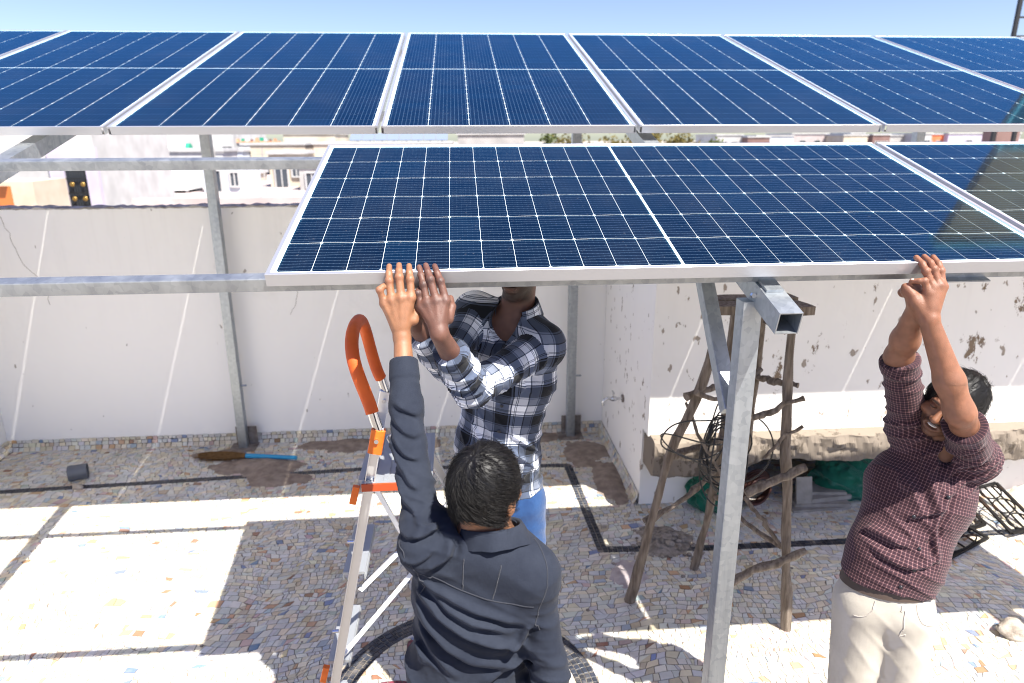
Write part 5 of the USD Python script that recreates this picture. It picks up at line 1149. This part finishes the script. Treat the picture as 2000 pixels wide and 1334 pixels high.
# iron grilles on the ground
noisy('rusted_iron', (.012, .011, .011), (.10, .045, .022), 6, .6, .5, lo=.55, hi=.75)
def grille(label, o, u, v, lift, bars, seed):
    g = thing('iron_grille', label, 'grille', loc=o); u, v = A3(*u), A3(*v); r = np.random.default_rng(seed)
    c = [A3(0, 0, .012), u + A3(0, 0, .014), u + v + A3(0, 0, lift), v + A3(0, 0, lift)]
    for a, b in zip(c, c[1:] + c[:1]): obj('frame_bar', bar(a, b, .022, .012, hint=(0, 0, 1)), 'rusted_iron', g)
    for k in range(1, bars): t = k / bars; obj('bar', bar(c[0] * (1 - t) + c[1] * t, c[3] * (1 - t) + c[2] * t, .011, .008, hint=(0, 0, 1)), 'rusted_iron', g)
    for k in range(3):
        s, t = (k + .5) / 3, .5; cc = c[0] + (c[1] - c[0]) * t + (c[3] - c[0]) * s; a = np.linspace(0, 2 * np.pi, 26); rr = .36
        obj('scroll', tube(cc + np.outer(np.cos(a) * rr, c[1] - c[0]) + np.outer(np.sin(a) * rr * .42, c[3] - c[0]) + A3(0, 0, .008), .0055, 6), 'rusted_iron', g, smooth=True)
grille('rusty black iron grille lying partly behind the man in maroon checks', (2.86, 3.36, .004), (.42, .20, .0), (-.10, .22, 0), .05, 4, 1)
grille('rusty black iron grille lying askew on the other one at the foot of the sand', (3.44, 3.56, .03), (.21, .04, .02), (.03, .42, 0), .09, 4, 2)
grille('narrow iron grille between the other two, half covered', (3.22, 3.66, .006), (.16, .05, 0), (.05, .30, 0), .05, 3, 3)
# junk in the niche
cloth('green_cloth', (.004, .085, .055), (.008, .14, .09), fold=30, bump=.5)
def bundle(c, r, seed, label):
    m = trimesh.creation.icosphere(5, 1.0); v = m.vertices.copy(); w = 1 - np.abs(np.sin(v @ unit((1, .4, .8)) * 7 + 5 * (fbm(v * 2 + seed, 3, seed) - .5))); d = 1 + .20 * (fbm(v * 2 + seed, 3, seed) - .5) * 2 + .13 * w
    m.vertices = v * d[:, None] * np.asarray(r); m.vertices[:, 2] = np.maximum(m.vertices[:, 2], -r[2] * .55); m.apply_translation((c[0], c[1], r[2] * .55 + .004)); obj('cloth_bundle', m, 'green_cloth', None, label, 'cloth', smooth=True)
bundle((1.67, 4.15), (.13, .16, .17), 2, 'dark green cloth bundle stuffed behind the trestle leg, beside the white pillar')
bundle((2.72, 4.22), (.24, .16, .19), 6, 'dark green tarpaulin heap under the ledge behind the man in maroon')
noisy('grey_board', (.20, .185, .165), (.30, .28, .255), 12, .8, bump=.2)
bs = []
for k, (x, y, z, w, d, t, a) in enumerate([(2.42, 4.06, .004, .42, .16, .018, .05), (2.44, 4.08, .024, .38, .16, .022, -.06), (2.50, 4.12, .048, .30, .18, .03, .12), (2.50, 4.14, .080, .26, .16, .02, -.1)]):
    m = box(-w / 2, w / 2, -d / 2, d / 2, 0, t); m.apply_transform(trimesh.transformations.rotation_matrix(a, (0, 0, 1))); m.apply_translation((x, y, z))
    obj('board', m, 'grey_board', None, ['long grey board lowest of the stack under the ledge', 'grey board second from the ground in the stack under the ledge', 'thick grey board third in the stack under the ledge', 'short grey board on top of the stack under the ledge'][k], 'board')
m = box(-.055, .055, -.008, .008, 0, .20); m.apply_transform(trimesh.transformations.rotation_matrix(-.25, (1, 0, 0))); m.apply_translation((2.31, 4.02, .03)); obj('board', m, 'grey_board', None, 'pale upright board leaning on the stack under the ledge', 'board')
plain('brown_hose', (.075, .025, .015), .5)
hs = [tube(np.stack([2.02 + (.10 + .006 * k) * np.cos(a), 4.10 + .02 * k + .04 * np.cos(a), .11 + (.10 + .004 * k) * np.sin(a)], 1), .009, 7) for k in range(5) for a in [np.linspace(0, 2 * np.pi, 40)]]
obj('hose_coil', cat(hs), 'brown_hose', None, 'coil of brown hose standing in the shade under the ledge', 'hose', smooth=True)

# ------------------------------------------------------------------ the town beyond the parapet
noisy('house_white', (.36, .355, .35), (.45, .445, .44), 1.2, .85); noisy('house_cream', (.40, .34, .26), (.50, .44, .35), 1.0, .85); noisy('house_pink', (.36, .30, .29), (.43, .37, .36), 1.0, .85)
noisy('house_grey', (.28, .27, .26), (.38, .365, .35), .8, .9); noisy('house_lilac', (.38, .34, .43), (.45, .42, .49), 1.0, .85); noisy('house_bluish', (.42, .45, .50), (.50, .53, .57), 1.0, .85)
noisy('brown_wall', (.66, .15, .065), (.78, .20, .09), .6, .9); noisy('maroon_wall', (.15, .085, .075), (.21, .13, .115), 1.0, .8); noisy('brick_orange', (.42, .20, .11), (.60, .36, .22), 4, .9)
plain('window_dark', (.05, .06, .075), .2); plain('iron_black', (.012, .012, .013), .5); plain('brass', (.45, .28, .08), .35, .8); plain('door_orange', (.45, .13, .03), .6)
plain('tank_white', (.80, .80, .80), .5); plain('tank_cap', (.02, .28, .16), .5); plain('awning_white', (.72, .72, .72), .6)
noisy('town_ground', (.30, .27, .23), (.42, .38, .33), .05, .95)
ground = obj('ground', trimesh.Trimesh([(-3000, -3000, -9.5), (3000, -3000, -9.5), (3000, 3000, -9.5), (-3000, 3000, -9.5)], [(0, 1, 2), (0, 2, 3)]), 'town_ground', None, kind='structure')
obj('roof_slab_edge', box(-3.98, 6.5, -3.0, 5.66, -9.4, -.252), 'shed_limewash', thing('own_building', 'white building under the terrace floor', 'building'))
def house(label, x0, x1, y0, y1, z1, m, windows=(), name='house', trim='house_white', tank=None, ledge=True):
    h = thing(name, label, 'building', loc=((x0 + x1) / 2, y0, -9.5)); B_ = A3((x0 + x1) / 2, y0, -9.5)
    def o(n, mm, mt, parent=h): mm = mm.copy(); mm.apply_translation(-B_); return obj(n, mm, mt, parent)
    o('wall', box(x0, x1, y0, y1, -9.5, z1), m)
    if ledge: o('parapet', cat([box(x0 - .12, x1 + .12, y0 - .12, y1 + .12, z1, z1 + .18)]), trim)
    for (x, z, w, hh) in windows:
        f = o('window', cat([box(x - w / 2 - .08, x - w / 2, y0 - .10, y0, z - .08, z + hh + .08), box(x + w / 2, x + w / 2 + .08, y0 - .10, y0, z - .08, z + hh + .08), box(x - w / 2, x + w / 2, y0 - .10, y0, z + hh, z + hh + .08), box(x - w / 2, x + w / 2, y0 - .14, y0, z - .08, z), box(x - .03, x + .03, y0 - .07, y0, z, z + hh)]), trim)
        o('pane', box(x - w / 2, x + w / 2, y0 - .03, y0 - .005, z, z + hh), 'window_dark', f)
    return h, o
S36 = lambda x, z, y: (x * 3.6, 2.45 + 3.6 * (z - 2.45), y * 3.6)
# terrace house with the iron gate
hN, oN = house('white terrace house with a black iron gate at the far left', -23.0, -14.05, 28.8, 36, 2.75, 'house_white', ledge=False)
oN('gate_surround', cat([box(-15.75, -15.21, 28.6, 28.8, -.2, 2.2), box(-14.40, -13.95, 28.6, 28.8, -.2, 2.2), box(-15.21, -14.40, 28.6, 28.8, 1.75, 2.2)]), 'house_lilac')
oN('gate_recess', box(-15.21, -14.40, 28.77, 28.805, -.2, 1.75), 'window_dark')
gt = oN('gate', cat([box(-15.18 + k * .094, -15.155 + k * .094, 28.66, 28.69, -.2, 1.72) for k in range(9)] + [box(-15.21, -14.40, 28.655, 28.695, z, z + .05) for z in (-.1, .45, 1.0, 1.65)]), 'iron_black')
for k in range(2):
    for j in range(2): s = trimesh.creation.icosphere(2, .09); s.apply_scale((1, .35, 1)); s.apply_translation((-15.0 + .40 * k, 28.63, .25 + .55 * j)); oN('gate_rosette', s, 'brass', gt)
h_, o_ = house('low beige wall block with an orange door at the left edge', -17.5, -14.60, 25.4, 27.5, 1.1, 'house_cream', ledge=False); o_('door', box(-16.3, -15.35, 25.34, 25.4, -.3, .95), 'door_orange'); o_('lamp_arm', cat([bar((-16.2, 25.38, 1.12), (-15.6, 25.1, 1.25), .05, .05), box(-15.8, -15.3, 25.0, 25.2, 1.2, 1.26)]), 'iron_black')
h_, o_ = house('wide low house with a pinkish parapet just beyond the terrace wall', -18.0, -5.6, 31.5, 60, -.35, 'house_pink', ledge=False)
o_('parapet', cat([box(-18.1, -5.5, 31.3, 31.6, -.35, .02)]), 'house_pink')
for lab, x0, x1 in (('white roof awning left of the slim white column', -19.1, -16.75), ('white roof awning right of the slim white column', -16.35, -14.75)):
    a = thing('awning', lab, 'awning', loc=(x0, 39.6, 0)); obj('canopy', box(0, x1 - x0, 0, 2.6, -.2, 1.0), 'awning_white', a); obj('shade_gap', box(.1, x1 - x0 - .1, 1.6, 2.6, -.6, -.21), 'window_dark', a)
    for sx in (.1, x1 - x0 - .1): obj('support', box(sx - .06, sx + .06, .1, .22, -.6, -.2), 'house_white', a)
obj('column', box(-16.72, -16.38, 39.5, 39.9, -.7, 1.8), 'house_white', None, 'slim white column between the two roof awnings', 'column')
h_, o_ = house('bluish white house with a tall narrow window beyond the awnings', -22.05, -17.6, 60, 70, 1.5, 'house_bluish', [(-18.45, -1.0, .55, 1.05), (-17.85, -1.3, .3, 1.4), (-20.6, -.9, .5, .9)])
h_, o_ = house('cream house with a small railed balcony and orange bricks', -17.5, -12.9, 62, 72, 2.0, 'house_cream', [(-16.0, -.8, .9, 1.0)])
rl = [bar((-15.45 + .2 * k, 61.4, -1.25), (-15.45 + .2 * k, 61.4, -.2), .04, .04) for k in range(7)] + [bar((-15.5, 61.4, z), (-14.2, 61.4, z), .05, .05) for z in (-.2, -1.2)]
o_('balcony_rail', cat(rl), 'iron_black'); o_('balcony_floor', box(-15.6, -14.0, 61.3, 62, -1.4, -1.25), 'house_white'); o_('brick_panel', box(-15.8, -14.05, 61.9, 62.01, -2.2, -1.42), 'brick_orange'); o_('air_unit', box(-16.45, -15.75, 61.6, 62, .2, .85), 'house_grey')
h_, o_ = house('big white house at the back left under the blue panels', -35, -21.8, 72, 84, 3.4, 'house_white', [(-33 + 2.1 * k, .6 - 2.2 * j, .9, 1.2) for k in range(6) for j in range(2)])
tk = thing('water_tank', 'white roof water tank with a green end lying on the back houses', 'tank', loc=(-22.0, 57.5, 1.75)); c = trimesh.creation.cylinder(.42, 1.9, sections=24); c.apply_transform(trimesh.transformations.rotation_matrix(math.pi / 2, (0, 1, 0))); obj('tank_body', c, 'tank_white', tk, smooth=40)
c = trimesh.creation.cylinder(.44, .30, sections=24); c.apply_transform(trimesh.transformations.rotation_matrix(math.pi / 2, (0, 1, 0))); c.apply_translation((1.1, 0, 0)); obj('tank_end', c, 'tank_cap', tk, smooth=40); obj('cradle', cat([box(-.7, -.5, -.4, .4, -1.9, -.3), box(.5, .7, -.4, .4, -1.9, -.3)]), 'house_white', tk)
h_, o_ = house('white house with a cluttered orange roof shelf at the back', -22.4, -17.0, 73, 80, 1.9, 'house_white', ledge=False)
o_('shelf', box(-22.0, -17.6, 72.8, 73.4, 2.15, 2.3), 'brick_orange'); r = np.random.default_rng(2)
for k in range(9): s = r.uniform(.15, .35); o_('shelf_item', box(-21.8 + .45 * k, -21.8 + .45 * k + s, 72.9, 73.3, 2.302, 2.302 + s * 1.2), ['brick_orange', 'tank_cap', 'house_bluish', 'maroon_wall'][k % 4])
h_, o_ = house('rough beige stone house behind the corner of the front panel', -15.6, -11.0, 66, 74, 2.9, 'house_cream', [(-13.2, .6, .8, 1.1)]); 
h_, o_ = house('long low beige house carrying solar panels under the middle of the back row', -11.8, -.4, 60, 72, 2.05, 'house_cream', [(-9 + 2.6 * k, -.6, .9, 1.1) for k in range(4)])
pa = thing('far_panel_row', 'distant row of pale blue solar panels on the beige roof', 'solar panel', loc=(-5, 66, 2.2))
plain('far_panel', (.17, .21, .31), .4)
for k in range(8): obj('panel', bar((-4.2 + 1.12 * k, 0, .15), (-4.2 + 1.12 * k, 1.6, .75), 1.04, .04, hint=(0, 0, 1)), 'far_panel', pa); obj('support', cat([box(-4.24 + 1.12 * k, -4.16 + 1.12 * k, 1.4, 1.48, -.1, .66)]), 'house_grey', pa)
house('plain grey house front right of the distant solar panels', .1, 5.2, 55, 62, 2.75, 'house_grey', [(2.5, .2, .9, 1.1)])
for lab, x0, x1, z1, m, yy in [('far white house, leftmost right of the yellow trees', 37.2, 41.0, 2.75, 'house_white', 100), ('far flat-roofed house with a maroon top storey', 41.0, 44.2, 2.45, 'maroon_wall', 98), ('far pale blue house before the round green tree', 44.0, 49.6, 2.6, 'house_bluish', 102), ('far pinkish house behind the green tree', 50.3, 56.0, 2.9, 'house_pink', 104),
        ('far beige box house right of the green tree', 55.6, 59.2, 2.65, 'house_cream', 99), ('far bright white house between beige and maroon ones', 58.9, 61.0, 2.95, 'house_white', 103), ('far narrow house with a dark maroon wall', 60.6, 63.2, 2.7, 'maroon_wall', 100), ('far pale house with a domed tank corner', 63.0, 68.2, 2.6, 'house_grey', 104), ('far slim white house near the right end', 68.0, 70.3, 2.85, 'house_white', 101),
        ('far brown slab house near the right end', 70.2, 74.0, 2.75, 'brown_wall', 103), ('far lilac house at the right end of the strip', 73.6, 85.0, 2.85, 'house_lilac', 102)]:
    house(lab, x0, x1, yy, yy + 9, z1, m, [(x0 + (x1 - x0) * t, z1 - 2.0, .8, 1.1) for t in (.3, .7)])
for lab, x0, x1, yy, z, m, wn in [('white roof room behind both awnings', -20.0, -14.4, 45, 1.75, 'house_white', [(-19.2, .4, .5, .8), (-17.4, .3, .6, .9), (-15.4, .4, .5, .8)]), ('bluish white roof room right of the awnings', -14.0, -11.7, 40, 1.15, 'house_bluish', [(-13.4, -.3, .7, 1.1), (-12.3, .0, .4, .7)]),
        ('cream roof room with a dark doorway, right of the bluish one', -11.4, -9.3, 44, 1.6, 'house_cream', [(-10.7, -.35, .7, 1.5), (-9.8, .3, .45, .7)]), ('grey roof room nearest the corner of the front panel', -9.0, -6.4, 41, .95, 'house_grey', [(-8.3, -.2, .6, .8), (-7.1, -.35, .7, 1.2)])]:
    house(lab, x0, x1, yy, yy + 3, z, m, wn)
for k, (lab, x, y, z, w, h) in enumerate([('small grey roof cabin behind the white awnings', -24, 50, .9, 2.2, 1.5), ('narrow white roof cabin left of the bluish house', -21, 55, 1.3, 1.6, 1.9), ('small cream roof cabin near the railed balcony', -15.2, 50, .2, 1.5, 1.3)]):
    house(lab, x, x + w, y, y + 2, z, ['house_grey', 'house_white', 'house_cream'][k], [(x + w / 2, z - 1.2, .5, .8)])
for k, (x, y, z) in enumerate([(-20.2, 33, -.35), (-13.2, 40, -.35), (-9.6, 36, -.35)]):
    a = thing('roof_antenna', ['thin roof pole left of the white awnings', 'thin roof pole right of the white awnings', 'thin roof pole near the corner of the front panel'][k], 'antenna', loc=(x, y, z)); obj('pole', bar((0, 0, 0), (0, 0, 2.4), .05, .05), 'house_grey', a); obj('cross_bar', bar((-.5, 0, 2.1), (.5, 0, 2.1), .03, .03), 'house_grey', a)
# trees
noisy('bark', (.10, .07, .05), (.20, .15, .11), 6, .9, bump=.5)
def leaf_mat(name, a, b):
    mat(name, {'o': ('geometry', {}), 'r': ('rgb_ramp', {'ramp': [(0, a), (1, b)]}), 'd': ('principled_bsdf', {'roughness': .6, 'specular_ior_level': .3}), 't': ('translucent_bsdf', {}), 'm': ('mix_closure', {'fac': .3})},
        [('o.random_per_island', 'r.fac'), ('r.color', 'd.base_color'), ('r.color', 't.color'), ('d.BSDF', 'm.closure1'), ('t.BSDF', 'm.closure2')], surface='m.closure')
leaf_mat('leaf_yellow', (.16, .13, .035), (.34, .24, .07)); leaf_mat('leaf_green', (.02, .06, .012), (.06, .13, .03)); leaf_mat('leaf_olive', (.09, .11, .03), (.22, .19, .05))
def tree(label, x, y, top, rad, m, seed, n=2600):
    t = thing('tree', label, 'tree', loc=(x, y, -9.5)); r = np.random.default_rng(seed); H = top + 9.5
    obj('trunk', tube([(0, 0, 0), (.1, 0, H * .3), (-.05, .1, H * .55), (.1, 0, H * .85)], [.32, .26, .2, .06], 10), 'bark', t, smooth=True)
    for k in range(6): a = r.uniform(0, 6.3); obj('limb', tube([(0, 0, H * (.4 + .06 * k)), (math.cos(a) * rad * .4, math.sin(a) * rad * .4, H * (.55 + .06 * k)), (math.cos(a) * rad * .75, math.sin(a) * rad * .75, H * (.62 + .06 * k))], [.11, .07, .02], 7), 'bark', t, smooth=True)
    cl = r.normal(0, 1, (26, 3)); cl /= np.linalg.norm(cl, axis=1)[:, None]; cl = cl * r.uniform(.45, .95, (26, 1)) * A3(rad, rad, H * .30) + A3(0, 0, H * .70)
    c = cl[r.integers(0, 26, n)] + r.normal(0, rad * .17, (n, 3)); c[:, 2] = np.minimum(c[:, 2], H)
    u = r.normal(0, 1, (n, 3)); u /= np.linalg.norm(u, axis=1)[:, None]; w = np.cross(u, r.normal(0, 1, (n, 3))); w /= np.linalg.norm(w, axis=1)[:, None]; s = r.uniform(.12, .26, (n, 1))
    V = np.stack([c - u * s, c + w * s * .5, c + u * s, c - w * s * .5], 1).reshape(-1, 3); i = np.arange(n)[:, None] * 4
    obj('crown', (V, np.vstack([i + [0, 1, 2], i + [0, 2, 3]])), m, t)
for k, (lab, x, y, top, rad, m) in enumerate([('olive yellow tree, leftmost of the dry trees behind the panels', 8.0, 66, 3.6, 2.2, 'leaf_olive'), ('dry yellow tree second from the left behind the panels', 11.6, 67, 3.9, 2.4, 'leaf_yellow'), ('dry yellow tree in front of the thin grey post', 14.9, 65, 3.5, 2.0, 'leaf_yellow'),
        ('dry brownish tree left of the sloping beam', 18.0, 67, 3.9, 2.3, 'leaf_yellow'), ('dry sparse tree right of the sloping beam', 21.6, 66, 3.5, 2.2, 'leaf_yellow'), ('dry thin tree at the right end of the yellow trees', 24.4, 68, 3.2, 2.0, 'leaf_olive'), ('round dark green tree among the far houses', 50.9, 96, 2.45, 1.8, 'leaf_green')]): tree(lab, x, y, top, rad, m, 40 + k)
# tall brown building outside the frame that the panels mirror, and the black ladder by it
hT, oT = house('tall red plastered building beyond the right edge, mirrored in the panels', 17.6, 30, 18.6, 18.9, 17.0, 'brown_wall', [(18 + 3 * k, 2 + 3.2 * j, 1.0, 1.3) for k in range(3) for j in range(4)])
sl = thing('iron_ladder', 'black iron ladder rising above the back row at the top right corner', 'ladder', loc=(13.18, 16.9, -9.5))
for dx in (0, .55): obj('side_rail', bar((dx, 0, 0), (dx + .28, 0, 17.5), .08, .08), 'iron_black', sl)
for k in range(40): obj('rung', bar((.28 * (.4 + k * .42) / 17.5, 0, .4 + k * .42), (.55 + .28 * (.4 + k * .42) / 17.5, 0, .4 + k * .42), .04, .04), 'iron_black', sl)
obj('mast', box(13.78, 14.4, 17.3, 17.8, -9.5, 4.70), 'maroon_wall', None, 'dark maroon mast base beside the black iron ladder', 'mast')
